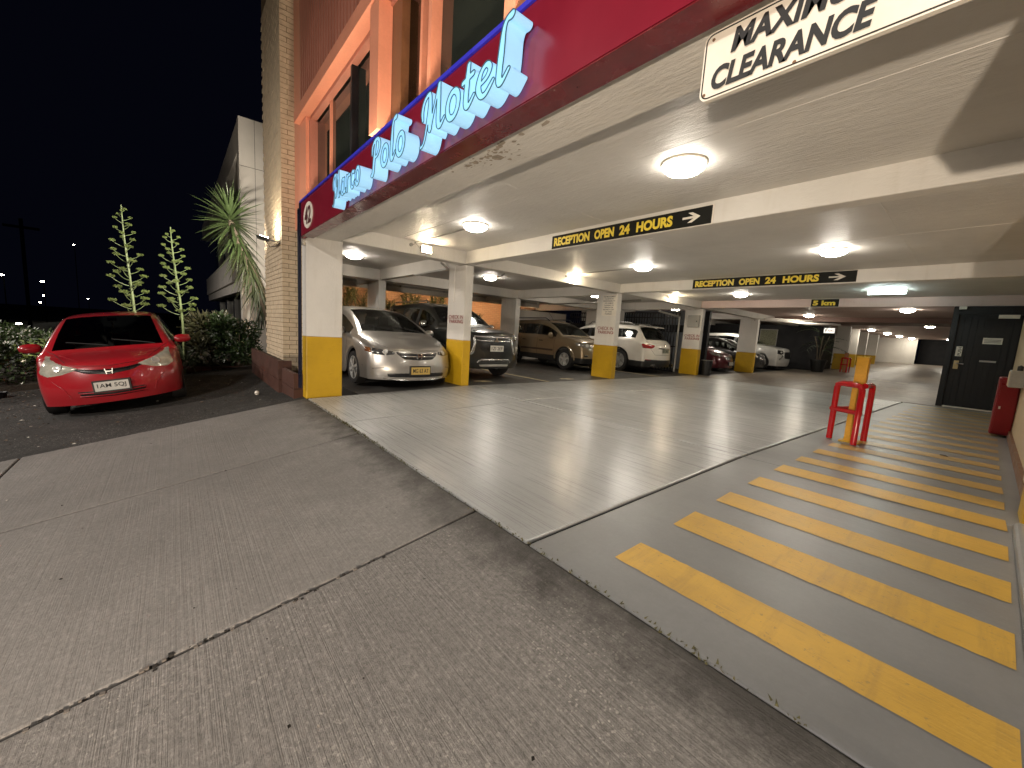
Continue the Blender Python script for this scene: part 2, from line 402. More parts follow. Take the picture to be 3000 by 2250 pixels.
def put(name, mb, mats, parent=None, smooth=False, local=False, recalc=True):
    inv = None
    if parent is not None and not local: inv = wm(parent).inverted()
    return link(name, mb.mesh(name, mats, smooth, inv, recalc), parent)

def tag(o, label=None, cat=None, group=None, kind=None):
    if label: o['label'] = label
    if cat: o['category'] = cat
    if group: o['group'] = group
    if kind: o['kind'] = kind
    return o

def thing(name, loc, label, cat, group=None, rz=0, kind=None):
    o = bpy.data.objects.new(name, None); C.objects.link(o); o.location = loc; o.rotation_euler = (0, 0, rz); o.empty_display_size = .1
    o.matrix_basis = Matrix.Translation(loc) @ Matrix.Rotation(rz, 4, 'Z')
    return tag(o, label, cat, group, kind)

def bevel(o, width=.01, seg=2):
    m = o.modifiers.new('edge', 'BEVEL'); m.width = width; m.segments = seg; m.limit_method = 'ANGLE'; m.angle_limit = radians(40)
    return o

def evaluated(o):
    dg = bpy.context.evaluated_depsgraph_get(); return bpy.data.meshes.new_from_object(o.evaluated_get(dg))

def text_mesh(s, bold=0., shear=0., res=4):
    cu = bpy.data.curves.new('lettering', 'FONT'); cu.body = s; cu.size = 1; cu.offset = bold; cu.shear = shear
    cu.resolution_u = res; cu.fill_mode = 'FRONT'
    o = bpy.data.objects.new('lettering', cu); C.objects.link(o)
    me = evaluated(o); bpy.data.objects.remove(o); bpy.data.curves.remove(cu)
    return me

def lettering(name, s, o, ex, ey, wid, hei, m, parent=None, bold=.012, shear=0., lift=.003, capfit=None):
    """flat print: fits string s into the wid x hei box whose lower left corner is o"""
    me = text_mesh(s, bold, shear)
    n = len(me.vertices); co = np.empty(n * 3); me.vertices.foreach_get('co', co); co = co.reshape(-1, 3)
    mn = co.min(0); mx = co.max(0)
    o = Vector(o); ex = Vector(ex).normalized(); ey = Vector(ey).normalized(); nz = ex.cross(ey)
    inv = wm(parent).inverted() if parent is not None else Matrix.Identity(4)
    out = []
    for p in co:
        a = (p[0] - mn[0]) / (mx[0] - mn[0]) * wid; b = (p[1] - mn[1]) / (mx[1] - mn[1]) * hei
        out.append(inv @ (o + ex * a + ey * b + nz * lift))
    me.vertices.foreach_set('co', [c for q in out for c in q]); me.materials.clear(); me.materials.append(m); me.update()
    me.name = name
    return link(name, me, parent)

def smoothstep(a, b, x):
    t = max(0, min(1, (x - a) / (b - a))); return t * t * (3 - 2 * t)

def lerp_table(tab, x):
    """tab sorted by decreasing x"""
    if x >= tab[0][0]: return tab[0][1]
    for (a, va), (b, vb) in zip(tab, tab[1:]):
        if x >= b: return va + (vb - va) * (a - x) / (a - b) if a != b else vb
    return tab[-1][1]

# ------------------------------------------------------------------ ground levels
YK = 1.544                                   # the line where footpath and garage floor meet
def zfoot(x, y): return -1.22 + .172 * (max(y, -2.6) - YK)
def zasph(x, y):
    t = smoothstep(-6.8, -8.2, -x) if False else smoothstep(6.8, 8.2, -x)
    a = -1.245 + .172 * (max(y, -4) - 1.5); b = -1.30 + .13 * (max(y, -4) - 1.5)
    return a + (b - a) * t
def zgar(x, y):
    if y < 4.4: return -1.222 + (-1.13 + 1.222) * (y - YK) / (4.4 - YK)
    if y < 21: return -1.13
    return -1.13 + .023 * (y - 21)

def slab_mb(x0, x1, y0, y1, zf, thick=.12, nx=1, ny=1, sink=0., poly=None):
    mb = MB()
    xs = [x0 + (x1 - x0) * i / nx for i in range(nx + 1)]; ys = [y0 + (y1 - y0) * j / ny for j in range(ny + 1)]
    idx = {}
    for j, y in enumerate(ys):
        for i, x in enumerate(xs):
            idx[i, j] = len(mb.v); mb.v.append((x, y, zf(x, y) - sink))
    for j in range(ny):
        for i in range(nx): mb.f.append((idx[i, j], idx[i + 1, j], idx[i + 1, j + 1], idx[i, j + 1])); mb.m.append(0)
    ring = [(i, 0) for i in range(nx)] + [(nx, j) for j in range(ny)] + [(i, ny) for i in range(nx, 0, -1)] + [(0, j) for j in range(ny, 0, -1)]
    lo = {}
    for r in ring:
        lo[r] = len(mb.v); p = mb.v[idx[r]]; mb.v.append((p[0], p[1], p[2] - thick))
    for a, b in zip(ring, ring[1:] + ring[:1]): mb.f.append((idx[a], lo[a], lo[b], idx[b])); mb.m.append(0)
    return mb

def structure(name, mb, m, parent=None, **kw):
    o = put(name, mb, m, parent, **kw)
    if parent is None: tag(o, kind='structure')
    return o

# far ground, road
g = MB(); g.quad((-600, -600, -2.6), (600, -600, -2.6), (600, 600, -2.6), (-600, 600, -2.6)); structure('ground', g, mat('far_ground', (.004, .004, .004), .95, spec=.1))
g = MB(); g.quad((-300, -12, -2.3), (60, -12, -2.3), (60, -3.2, -2.3), (-300, -3.2, -2.3)); structure('road', g, ASPH)
# footpath: a dark bed with concrete slabs laid on it
fp = structure('footpath', slab_mb(-6.79, 4, -3.1, YK - .006, zfoot, .3, 1, 8, sink=.022), JOINT)
G = .009
for x0, x1, y0, y1, m in ((-6.79, -4.40, -1.38, YK, FOOT), (-4.40, -2.11, -1.38, YK, FOOT), (-2.11, .75, -1.38, YK, FOOTA), (.75, 4, -1.38, YK, FOOTA),
                          (-6.79, -4.40, -3.1, -1.38, FOOT), (-4.40, -2.11, -3.1, -1.38, FOOT), (-2.11, .75, -3.1, -1.38, FOOT), (.75, 4, -3.1, -1.38, FOOT)):
    bevel(put('slab', slab_mb(x0 + G, x1 - G, y0 + G, y1 - G, zfoot, .10, 3, 6), m, fp), .012, 2)
structure('parking_apron', slab_mb(-18, -6.79, -4, 1.62, zasph, .3, 24, 14), ASPH)
# garage floor slabs
gf = structure('garage_floor', slab_mb(-6.75, .6, YK, 48, zgar, .3, 1, 60, sink=.02), JOINT)
xa, xb = -4.97, -1.6
def xj(y): return xb + .027 * max(0, y - 1.5)
for j, (y0, y1) in enumerate(((YK, 4.5), (4.5, 9.3), (9.3, 13.95))):
    for k, (fx0, fx1) in enumerate(((lambda y: -6.75, lambda y: xa), (lambda y: xa, xj))):
        def zf(x, y): return zgar(x, y)
        mb = MB(); n = 6; ys = [y0 + G + (y1 - y0 - 2 * G) * i / n for i in range(n + 1)]
        for y in ys:
            for x in (fx0(y) + G, fx1(y) - G): mb.v.append((x, y, zgar(x, y)))
        for y in ys:
            for x in (fx0(y) + G, fx1(y) - G): mb.v.append((x, y, zgar(x, y) - .1))
        m0 = 2 * (n + 1)
        for i in range(n):
            a = 2 * i; mb.f.append((a, a + 1, a + 3, a + 2)); mb.f.append((a, a + 2, m0 + a + 2, m0 + a)); mb.f.append((a + 1, m0 + a + 1, m0 + a + 3, a + 3)); mb.m += [0] * 3
        mb.f.append((0, m0, m0 + 1, 1)); mb.f.append((2 * n, 2 * n + 1, m0 + 2 * n + 1, m0 + 2 * n)); mb.m += [0, 0]
        bevel(put('slab', mb, FLOORP, gf), .012, 2)
# walkway strip at the right, slightly lower than the drive
for y0, y1 in ((YK, 4.5), (4.5, 9.3), (9.3, 14.1)):
    mb = MB(); n = 5; ys = [y0 + G + (y1 - y0 - 2 * G) * i / n for i in range(n + 1)]
    for y in ys: mb.v += [(xj(y) + .012, y, zgar(0, y) - .008), (.6, y, zgar(0, y) - .008)]
    for y in ys: mb.v += [(xj(y) + .012, y, zgar(0, y) - .1), (.6, y, zgar(0, y) - .1)]
    m0 = 2 * (n + 1)
    for i in range(n):
        a = 2 * i; mb.f.append((a, a + 1, a + 3, a + 2)); mb.f.append((a, a + 2, m0 + a + 2, m0 + a)); mb.m += [0] * 2
    mb.f.append((0, m0, m0 + 1, 1)); mb.m.append(0)
    bevel(put('slab', mb, WALK, gf), .01, 2)
# brown rear slabs
for y0, y1 in ((13.95, 18.6), (18.6, 24), (24, 30), (30, 38), (38, 47)):
    for x0, x1 in ((-6.75, -4.0), (-4.0, -.55)):
        mb = slab_mb(x0 + G, x1 - G, y0 + G, y1 - G, zgar, .1, 1, 5); put('slab', mb, FLOORB, gf)
# parking bays
structure('bay_floor', slab_mb(-15.7, -6.752, 2.35, 30, lambda x, y: zgar(x, y) - .004, .2, 4, 28), BAYASPH)
bl = structure('bay_lines', MB().box(-11, -6.80, 6.88, 6.96, -1.1335, -1.129), LINE)
for y in (12.0,): put('line', MB().box(-11, -6.80, y, y + .08, -1.1335, -1.129), LINE, bl)
for x, y in ((-7.35, 5.25), (-7.2, 7.9)):    # painted bay numbers
    put('bay_number', MB().box(x, x + .09, y - .16, y + .16, -1.1332, -1.1285).box(x + .1, x + .19, y - .05, y + .2, -1.1332, -1.1285), LINE, bl)
# yellow crossing
cw = None
ends = [(1.85, 2.11), (2.49, 2.80), (3.12, 3.39), (3.71, 3.98), (4.30, 4.58), (4.89, 5.15)]
y = 5.48
while y < 13.6: ends.append((y, y + .27)); y += .60
for i, (y0, y1) in enumerate(ends):
    xl = -1.195 + .022 * max(0, y0 - 3)
    xr = .235
    if 6.2 < y0 < 7.0: xl += .1
    mb = MB(); nn = 40; wob = random.Random(i)
    for k in range(nn + 1):
        x = xl + (xr - xl) * k / nn
        for y in (y0 + wob.gauss(0, .0016), y1 + wob.gauss(0, .0016)): mb.v.append((x + wob.gauss(0, .002), y, zgar(0, y) - .004))
    for k in range(nn): a = 2 * k; mb.f.append((a, a + 2, a + 3, a + 1)); mb.m.append(0)
    if cw is None: cw = structure('crosswalk', mb, STRIPE)
    else: put('stripe', mb, STRIPE, cw)
for k in range(4):                            # white crossing far inside
    put('stripe', slab_mb(-4.0 + k * .55, -3.65 + k * .55, 23.2 - k * .25, 23.9 - k * .25, lambda x, y: zgar(0, y) + .004, .003, 1, 2), WLINE, cw)

# ------------------------------------------------------------------ motel building
bld = thing('motel_building', (-3, 2, -1.22), 'motel building with an open white ground floor garage under an orange upper storey', 'building')
ZC, ZS = 1.50, 1.245
mb = MB(); mb.box(-6.8, 3, 1.62, 14.35, ZC, ZC + .25); put('ceiling', mb, CEIL, bld)
put('ceiling', MB().box(-15.6, 3, 14.351, 48, ZC, ZC + .25), PINKC, bld)
mb = MB(); mb.box(-15.6, -6.8, 2.45, 14.35, ZC, ZC + .25); put('ceiling', mb, CEIL, bld)
# front beam with a chipped lower edge
mb = MB()
n = 90
for i in range(n + 1):
    x = -7.05 + 9.6 * i / n
    ch = .012 * random.random() + (.035 * random.random() if random.random() < .12 else 0)
    mb.v += [(x, 1.62, 1.7), (x, 1.62, ZS + .015 + ch), (x, 1.655 + ch, ZS), (x, 2.02, ZS), (x, 2.06, ZC)]
for i in range(n):
    for k in range(4): a = 5 * i + k; mb.f.append((a, a + 1, a + 6, a + 5)); mb.m.append(0)
mb.f.append((0, 1, 2, 3, 4)); mb.m.append(0)
put('beam', mb, WHITE, bld)
def beam(x0, x1, y0, y1, z0=ZS + .02, z1=ZC + .02, m=None):
    o = put('beam', MB().box(x0, x1, y0, y1, z0, z1), m or WHITE, bld); return bevel(o, .012, 2)
for yy in (4.385, 9.45, 14.3):
    beam(-6.79, 1.0, yy, yy + .19, m=PINKC if yy > 14 else WHITE)
bevel(put('beam', MB().box(-6.79, -.5, 21.8, 24.0, 1.30, ZC + .02), mat('brown_beam_paint', (.16, .09, .07), .6), bld), .01)
beam(-7.06, -6.8, 2.07, 30, ZS + .022)                        # long beam over the pillars
beam(-11.6, -11.15, 2.5, 30, ZS - .03)                       # second long beam over the rear pillars
for yy in (4.40, 9.46, 14.32, 19.72): beam(-11.15, -7.06, yy, yy + .17, ZS - .02)
for yy in (4.40, 9.46, 14.32): beam(-15.4, -11.6, yy, yy + .17, ZS - .05)
beam(-13.28, -13.1, 2.5, 12.4, ZS - .12)

pr = random.Random(8); pm = MB()
for k in range(60):                           # peeling paint on the soffit of the front beam
    cx, cy_ = -2.5 + pr.gauss(0, .20), 1.79 + pr.gauss(0, .045); r_ = abs(pr.gauss(0, .011)) + .003; nn = 7; st_ = len(pm.v)
    for q in range(nn): a = 2 * pi * q / nn; rr2 = r_ * pr.uniform(.5, 1.4); pm.v.append((cx + rr2 * 1.6 * cos(a), cy_ + rr2 * sin(a), ZS - .0015 - .00001 * k))
    pm.f.append(tuple(range(st_, st_ + nn))); pm.m.append(0)
tag(put('peeled_paint', pm, mat('bare_concrete', (.34, .29, .23), .9, vary=.4, vs=20), bld, recalc=False), kind='stuff')
for p0, p1 in (((-6.7, 3.05, ZC), (.3, 3.0, ZC)), ((-3.4, 2.2, ZC), (-3.45, 4.38, ZC)), ((-.9, 4.6, ZC), (-.95, 9.4, ZC)), ((-6.7, 7.0, ZC), (.3, 6.95, ZC)), ((-3.5, 4.6, ZC), (-3.55, 9.4, ZC))):
    put('board_mark', MB().tube([p0, tuple((a + b) / 2 + .004 for a, b in zip(p0, p1)), p1], .0045, 5), CEIL, bld)

# pillars
def pillar(x0, x1, y0, y1, yel, label, zb=-1.24, top=ZS + .01):
    t = thing('pillar', ((x0 + x1) / 2, (y0 + y1) / 2, zb), label, 'pillar', 'white and yellow pillars')
    t['kind'] = 'thing'
    bevel(put('shaft', MB().box(x0, x1, y0, y1, yel, top), WHITE, t), .012, 2)
    bevel(put('painted_base', MB().box(x0 - .001, x1 + .001, y0 - .001, y1 + .001, zb, yel), YELLOW, t), .012, 2)
    return t
p1 = pillar(-7.05, -6.8, YK, 2.08, -.255, 'front corner pillar under the house number, yellow base beside the silver car')
put('ceiling_shade_block', MB().box(.20, .6, YK + .02, 1.94, .515, ZS - .005), WHITE, bld)  # added unseen box that blocks the floodlight, shading a wedge of ceiling
p2 = pillar(-7.43, -6.785, 4.40, 4.58, -.22, 'CHECK IN PARKING pillar standing between the silver car and the dark four wheel drive')
p3 = pillar(-7.52, -6.82, 9.42, 9.62, -.20, 'pillar carrying the white printed notice, in front of the white car')
p4 = pillar(-7.45, -6.80, 14.5, 14.7, -.20, 'CHECK IN PARKING pillar with a grey electrical box near its top')
p5 = pillar(-7.45, -6.70, 19.6, 19.8, -.24, 'plain pillar beside the maroon car')
for x, y0, lab in ((-5.2, 29, 'far pillar just behind the potted palm'), (-5.4, 32.5, 'far pillar behind the timber post with red guard'),
                   (-5.5, 36, 'far pillar with a small grey notice'), (-5.5, 40, 'farthest yellow based pillar, beside the white far wall')):
    p = pillar(x - .6, x, y0, y0 + .25, -.05, lab, zgar(0, y0) - .02, ZC)
for y0 in (4.40, 9.45):
    put('pillar', MB().box(-12.05, -11.2, y0, y0 + .2, -1.2, ZS - .03), WHITE, bld)
put('pillar', MB().box(-12.05, -11.2, 14.4, 14.6, -1.2, ZS - .03), WHITE, bld)
# small raised strip on pillar two, conduit on the fourth
put('conduit_cover', MB().box(-7.36, -7.18, 4.385, 4.402, .55, 1.24), WHITE, p2)
put('pipe', MB().tube([(-7.62, 14.46, -1.1), (-7.62, 14.46, .75), (-7.6, 14.4, .95), (-7.62, 13.0, 1.05)], .035, 8), GREY, p4, smooth=True)
eb = put('electrical_box', MB().box(-7.28, -6.86, 14.40, 14.498, .60, 1.02), GREY, p4); bevel(eb, .01)
put('latch', MB().box(-6.95, -6.92, 14.385, 14.402, .78, .82), PLASTIC, eb)

def stencil(o, wid, hei, parent):
    for k, s in enumerate(('CHECK IN', 'PARKING')):
        lettering('lettering', s, (o[0] + .03 * k, o[1], o[2] + (hei * .56) * (1 - k)), (1, 0, 0), (0, 0, 1), wid * (.97 if k == 0 else .92), hei * .46, REDINK, parent, bold=.012)
    # gaps of the stencil
    return
stencil((-7.36, 4.40 - .004, .115), .56, .16, p2)
stencil((-7.42, 9.42 - .004, .12), .56, .20, p3)
stencil((-7.38, 14.5 - .004, .13), .58, .20, p4)
def arrow(o, ex, ez, L, h, m, parent):
    o = Vector(o); ex = Vector(ex); ez = Vector(ez); nz = ex.cross(ez) * .004
    pts = [(0, -.22), (.62, -.22), (.30, -1), (.55, -1), (1, 0), (.55, 1), (.30, 1), (.62, .22), (0, .22)]
    mb = MB(); P = [o + ex * a * L + ez * b * h / 2 + nz for a, b in pts]
    mb.quad(P[0], P[1], P[7], P[8]); mb.v += [tuple(P[i]) for i in (1, 2, 3, 4)] ; n = len(mb.v) - 4; mb.f.append((n, n + 1, n + 2, n + 3)); mb.m.append(0)
    mb.v += [tuple(P[i]) for i in (7, 1, 4, 5, 6)]; n = len(mb.v) - 5; mb.f.append((n, n + 1, n + 2)); mb.m.append(0); mb.f.append((n, n + 2, n + 3, n + 4)); mb.m.append(0)
    return put('arrow', mb, m, parent, recalc=False)
arrow((-7.39, 4.396, .215), (-1, 0, 0), (0, 0, 1), .05, .05, REDINK, p2)
arrow((-6.90, 9.416, .16), (1, 0, 0), (0, 0, 1), .05, .05, REDINK, p3)
arrow((-6.86, 14.496, .18), (1, 0, 0), (0, 0, 1), .05, .05, REDINK, p4)

# brick pier with separate bricks
pier = thing('brick_pier', (-9.8, 1.9, -1.3), 'tall cream brick pier at the left end of the motel front', 'brick pier')
put('mortar_core', MB().box(-10.742, -8.878, 1.608, 2.30, -1.35, 7.6), MORTAR, pier)
pitch_z = .086; bh = .076
def brick_mesh(dx, dy, seed):
    rnd = random.Random(seed); mb = MB(); mb.box(0, dx, 0, dy, 0, bh); return mb.mesh('brick', BRICK)
bm_s = [brick_mesh(.10, .23, 1), brick_mesh(.10, .11, 2), brick_mesh(.23, .1, 3), brick_mesh(.11, .1, 4)]
pinv = pier.location
rest = MB(); nb = 0
vis = []
for r in range(0, 84):
    z = -1.02 + r * pitch_z
    row = []
    if r % 2 == 0: row += [('r', -8.97, 1.60, .23), ('r', -8.97, 1.84, .23), ('r', -8.97, 2.08, .23)]
    else: row += [('r', -8.97, 1.60, .11), ('r', -8.97, 1.72, .23), ('r', -8.97, 1.96, .23)]
    x = -8.98 - (.11 if r % 2 else .0) - .01
    if r % 2: row.append(('f', -8.98 - .11 + .0, 1.60, .11))
    while x > -10.6:
        row.append(('f', x - .23, 1.60, .23)); x -= .24
    for it in row: vis.append((z, it))
# nearest to the eye first: the corner bricks of the lower 60 courses are single objects
vis.sort(key=lambda t: (0 if t[1][0] == 'r' else 1, t[0]))
for z, (kd, x, yv, ln) in vis:
    jx, jy = random.uniform(-.003, .003), random.uniform(-.003, .003)
    if nb < 298 and (kd == 'r' and z < 5.7 or (kd == 'f' and z < 5 and x > -9.9)):
        me = bm_s[0 if ln > .2 else 1] if kd == 'r' else bm_s[2 if ln > .2 else 3]
        o = link('brick', me, pier); o.location = Vector((x + (jx if kd == 'r' else 0), yv + (jy if kd == 'f' else 0), z)) - pinv; nb += 1
    else:
        if kd == 'r': rest.box(x + jx, x + .10 + jx, yv, yv + ln, z, z + bh)
        else: rest.box(x, x + ln, yv + jy, yv + .1 + jy, z, z + bh)
tag(put('brick', rest, BRICK, pier), kind='stuff')

# upper storey
YF = 1.85
up_ = thing('upper_storey', (-3, YF, 2), 'orange upper storey of the motel with dark windows above the sign', 'facade')
put('corner_trim', MB().box(-8.868, -8.42, YF - .02, YF + .25, 1.68, 7.5), ORANGE, up_)
mbc = MB()
x = -8.42
while x < 3:                                   # ribbed cladding above the window head
    mbc.box(x, x + .085, YF - .02, YF + .09, 3.60, 7.4); mbc.box(x + .085, x + .135, YF + .08, YF + .09, 3.60, 7.4); x += .135
put('ribbed_cladding', mbc, ORANGE2, up_)
put('window_head', MB().box(-8.42, 3, YF - .12, YF + .05, 3.42, 3.60), ORANGE, up_)
put('window_frame', MB().box(-7.9, 3, YF + .03, YF + .12, 3.36, 3.419), ORANGE2, up_)
put('jamb', MB().box(-8.418, -7.98, YF - .03, YF + .2, 1.68, 3.418), ORANGE, up_)
put('jamb', MB().box(-7.978, -7.90, YF + .02, YF + .2, 1.68, 3.358), ORANGE2, up_)
put('sill', MB().box(-7.9, 3, YF - .04, YF + .16, 2.03, 2.10), CREAM, up_)
edges = [-7.89]
for x, ww, m, d in ((-7.06, .035, ORANGE, .1), (-6.0, .05, ORANGE, .1), (-5.94, .06, BLACK, .05), (-4.83, .24, ORANGE, -.10), (-4.585, .24, BROWN, .05), (-3.94, .045, ORANGE, .06), (-3.72, .06, ORANGE, .03), (-2.52, .13, ORANGE, 0), (-1.3, .06, ORANGE, .03)):
    put('mullion', MB().box(x, x + ww, YF + d, YF + .139, 2.1, 3.40), m, up_)
    edges += [x, x + ww]
edges.append(3)
for k in range(0, len(edges), 2):
    a, b = edges[k], edges[k + 1]
    if b - a > .1: put('pane', MB().box(a - .01, b + .01, YF + .14, YF + .15, 2.08, 3.42), WINGLASS if -4.4 < a < -3.9 or a > -2.45 else TINTGLASS, up_)
put('curtain', MB().box(-4.34, -3.95, YF + .4, YF + .42, 1.9, 3.6), CURTAIN, up_)
put('curtain', MB().box(-2.3, .4, YF + .4, YF + .42, 1.9, 3.6), CURTAIN, up_)
put('back_wall', MB().box(-8.8, 3, YF + 1.6, YF + 1.7, 1.8, 7.4), BLACKW, up_)
put('back_wall', MB().box(-8.8, 3, YF + .17, YF + 1.6, 3.62, 3.7), BLACKW, up_)
put('back_wall', MB().box(-8.8, 3, YF + .17, YF + 1.6, 1.78, 1.86), BLACKW, up_)
put('back_wall', MB().box(-8.86, -8.8, YF + .48, YF + 1.6, 1.8, 7.4), BLACKW, up_)

# ------------------------------------------------------------------ fascia sign
fs = thing('fascia_sign', (-6.7, 1.45, 1.2), 'long maroon motel fascia sign with glowing blue script letters and the number 42', 'sign')
FX0 = -6.66
put('panel', MB().box(FX0, 3, 1.45, 1.618, 1.205, 1.66), FASCIA, fs)
put('underside', MB().box(FX0 + .01, 3, 1.455, 1.612, 1.198, 1.2045), UNDER, fs)
put('trim', MB().box(FX0 - .03, 3, 1.435, 1.50, 1.661, 1.687), BLUE, fs)
put('trim', MB().box(FX0 - .035, FX0 - .002, 1.43, 1.50, 1.2, 1.66), NAVY, fs)
put('corner_pole', MB().box(-6.80, -6.745, 1.43, 1.47, -1.05, 1.60), NAVY, fs)
put('lip', MB().box(-7.04, FX0 - .04, 1.50, 1.542, 1.2, 1.64), FASCIA, fs)
# 42 roundel
mb = MB(); mb.prism([(-6.235 + .24 * cos(k * pi / 18), 1.4485, 1.42 + .172 * sin(k * pi / 18)) for k in range(36)], (0, -.006, 0)); rd = put('roundel', mb, SIGNW, fs)
lettering('house_number', '42', (-6.40, 1.4415, 1.305), (1, 0, 0), (0, 0, 1), .33, .23, mat('maroon_ink', (.06, .006, .010), .5), fs, bold=.03)

# script letters: brush strokes -> distance field -> outline -> channel letter
def stroke_outline(strokes, res=.012):
    pts = np.array([p[:2] for s in strokes for p in s]); rad = max(p[2] for s in strokes for p in s)
    x0, y0 = pts.min(0) - rad - .03; x1, y1 = pts.max(0) + rad + .03
    nx = int((x1 - x0) / res) + 2; ny = int((y1 - y0) / res) + 2
    X, Y = np.meshgrid(x0 + np.arange(nx) * res, y0 + np.arange(ny) * res)
    D = np.full(X.shape, 9.)
    for s in strokes:
        # catmull-rom smoothing
        q = []
        for i in range(len(s) - 1):
            a = np.array(s[max(i - 1, 0)]); b = np.array(s[i]); c = np.array(s[i + 1]); d = np.array(s[min(i + 2, len(s) - 1)])
            for t in np.linspace(0, 1, 7)[:-1]:
                q.append(.5 * (2 * b + (c - a) * t + (2 * a - 5 * b + 4 * c - d) * t * t + (3 * b - a - 3 * c + d) * t ** 3))
        q.append(np.array(s[-1]))
        for a, b in zip(q, q[1:]):
            dx, dy = b[0] - a[0], b[1] - a[1]; L = dx * dx + dy * dy + 1e-12
            t = np.clip(((X - a[0]) * dx + (Y - a[1]) * dy) / L, 0, 1)
            D = np.minimum(D, np.hypot(X - a[0] - t * dx, Y - a[1] - t * dy) - (a[2] + (b[2] - a[2]) * t))
    segs = {}
    def ip(pa, pb, va, vb): t = va / (va - vb); return (pa[0] + (pb[0] - pa[0]) * t, pa[1] + (pb[1] - pa[1]) * t)
    for j in range(ny - 1):
        for i in range(nx - 1):
            v = [D[j, i], D[j, i + 1], D[j + 1, i + 1], D[j + 1, i]]; c = sum(1 << k for k in range(4) if v[k] < 0)
            if c in (0, 15): continue
            P = [(X[j, i], Y[j, i]), (X[j, i + 1], Y[j, i + 1]), (X[j + 1, i + 1], Y[j + 1, i + 1]), (X[j + 1, i], Y[j + 1, i])]
            E = [((i, j, 0)), ((i + 1, j, 1)), ((i, j + 1, 0)), ((i, j, 1))]
            def e(k): return (E[k], ip(P[k], P[(k + 1) % 4], v[k], v[(k + 1) % 4]))
            tab = {1: [(3, 0)], 2: [(0, 1)], 3: [(3, 1)], 4: [(1, 2)], 5: [(3, 0), (1, 2)], 6: [(0, 2)], 7: [(3, 2)], 8: [(2, 3)], 9: [(2, 0)], 10: [(0, 1), (2, 3)], 11: [(2, 1)], 12: [(1, 3)], 13: [(1, 0)], 14: [(0, 3)]}
            for a, b in tab[c]:
                ka, pa = e(a); kb, pb = e(b); segs[ka] = (pa, kb)
    loops = []
    while segs:
        k = next(iter(segs)); st = k; lp = []
        while k in segs:
            p, nk = segs.pop(k); lp.append(p); k = nk
        if len(lp) > 8: loops.append(lp[::2])
    return loops

def channel_letter(strokes, o, sc, shear, depth, parent):
    loops = stroke_outline(strokes)
    def W(p, y): return (o[0] + (p[0] + shear * p[1]) * sc[0], y, o[2] + p[1] * sc[1])
    yf, yb = o[1] - depth, o[1] - .02
    mb = MB()
    flat = [p for lp in loops for p in lp]
    tris = tessellate_polygon([[Vector((p[0], p[1], 0)) for p in lp] for lp in loops])
    base = len(mb.v); mb.v += [W(p, yf) for p in flat]
    for t in tris: mb.f.append(tuple(base + i for i in t)); mb.m.append(0)
    for lp in loops:
        n = len(lp); b = len(mb.v); mb.v += [W(p, yf) for p in lp] + [W(p, yb) for p in lp]
        for i in range(n): j = (i + 1) % n; mb.f.append((b + i, b + j, b + n + j, b + n + i)); mb.m.append(1)
    le = put('letter', mb, [LETTER, LETSIDE], parent, recalc=False)
    tm = MB()
    for lp in loops:
        q = [W(p, yf - .001) for p in lp]; tm.tube(q + q[:2], .0032, 5, cap=False)
    put('edge_trim', tm, TRIM, le)
    return le

B, T, H = .086, .064, .046
def el(cx, cy, rx, ry, a0, a1, r0_, r1_, n=9, tilt=0):
    out = []
    for i in range(n):
        t = i / (n - 1); a = radians(a0 + (a1 - a0) * t); rr = r0_ + (r1_ - r0_) * t
        out.append((cx + rx * cos(a) + tilt * ry * sin(a), cy + ry * sin(a), rr))
    return out
GL = {
 'M': ([[(.02, -.22, .05), (.10, -.20, H), (.20, -.05, H), (.30, .45, H), (.36, .98, H)], [(.06, .45, H), (.02, .66, T), (.08, .88, T), (.22, 1.0, T), (.34, .98, T), (.38, .7, B), (.42, .12, B)],
        [(.43, .06, H), (.58, .6, H), (.74, 1.08, H)], [(.74, 1.06, T), (.76, .6, B), (.79, .14, B), (.88, .02, T), (1.04, .16, H)]], 1.10),
 'a': ([el(.24, .30, .19, .30, 60, 420, T, T, 13), [(.44, .58, T), (.43, .2, B), (.50, .02, T), (.64, .14, H)]], .66),
 'r': ([[(.06, .62, H), (.14, .52, T), (.12, .02, B)], [(.13, .36, H), (.26, .58, T), (.42, .56, T)]], .50),
 'c': ([el(.27, .30, .21, .30, 50, 320, T, T, 11), [(.40, .12, T), (.55, .22, H)]], .54),
 'o': ([el(.27, .30, .21, .30, 0, 360, T + .012, T + .012, 14)], .60),
 'P': ([[(.05, -.06, T), (.16, -.02, B), (.22, .5, B), (.28, .96, T)], [(.04, .62, H), (.06, .86, T), (.25, 1.02, T), (.50, .98, T), (.60, .76, B), (.48, .52, T), (.30, .46, H)]], .74),
 'l': ([[(.36, 1.20, T + .02), (.24, 1.18, T), (.17, 1.02, T), (.15, .6, B), (.14, .14, B), (.22, .02, T), (.40, .20, H)]], .44),
 't': ([[(.19, .92, T), (.17, .5, B), (.17, .12, B), (.26, .01, T), (.44, .18, H)], [(.02, .60, T), (.36, .66, T)]], .50),
 'e': ([[(.12, .28, H), (.34, .36, T), (.42, .50, T), (.30, .62, T), (.14, .52, T), (.08, .26, B), (.18, .04, T), (.34, .02, T), (.54, .20, H)]], .58),
}
def word(s, x0, x1, z0, h, big=1.):
    tot = sum(GL[c][1] for c in s); k = (x1 - x0) / tot; x = x0
    for c in s:
        channel_letter(GL[c][0], (x, 1.45, z0), (k, h), .06, .135, fs); x += GL[c][1] * k
word('Marco', -4.64, -3.82, 1.25, .235)
word('Polo', -3.56, -2.90, 1.25, .238)
word('Motel', -2.66, -1.72, 1.25, .240)

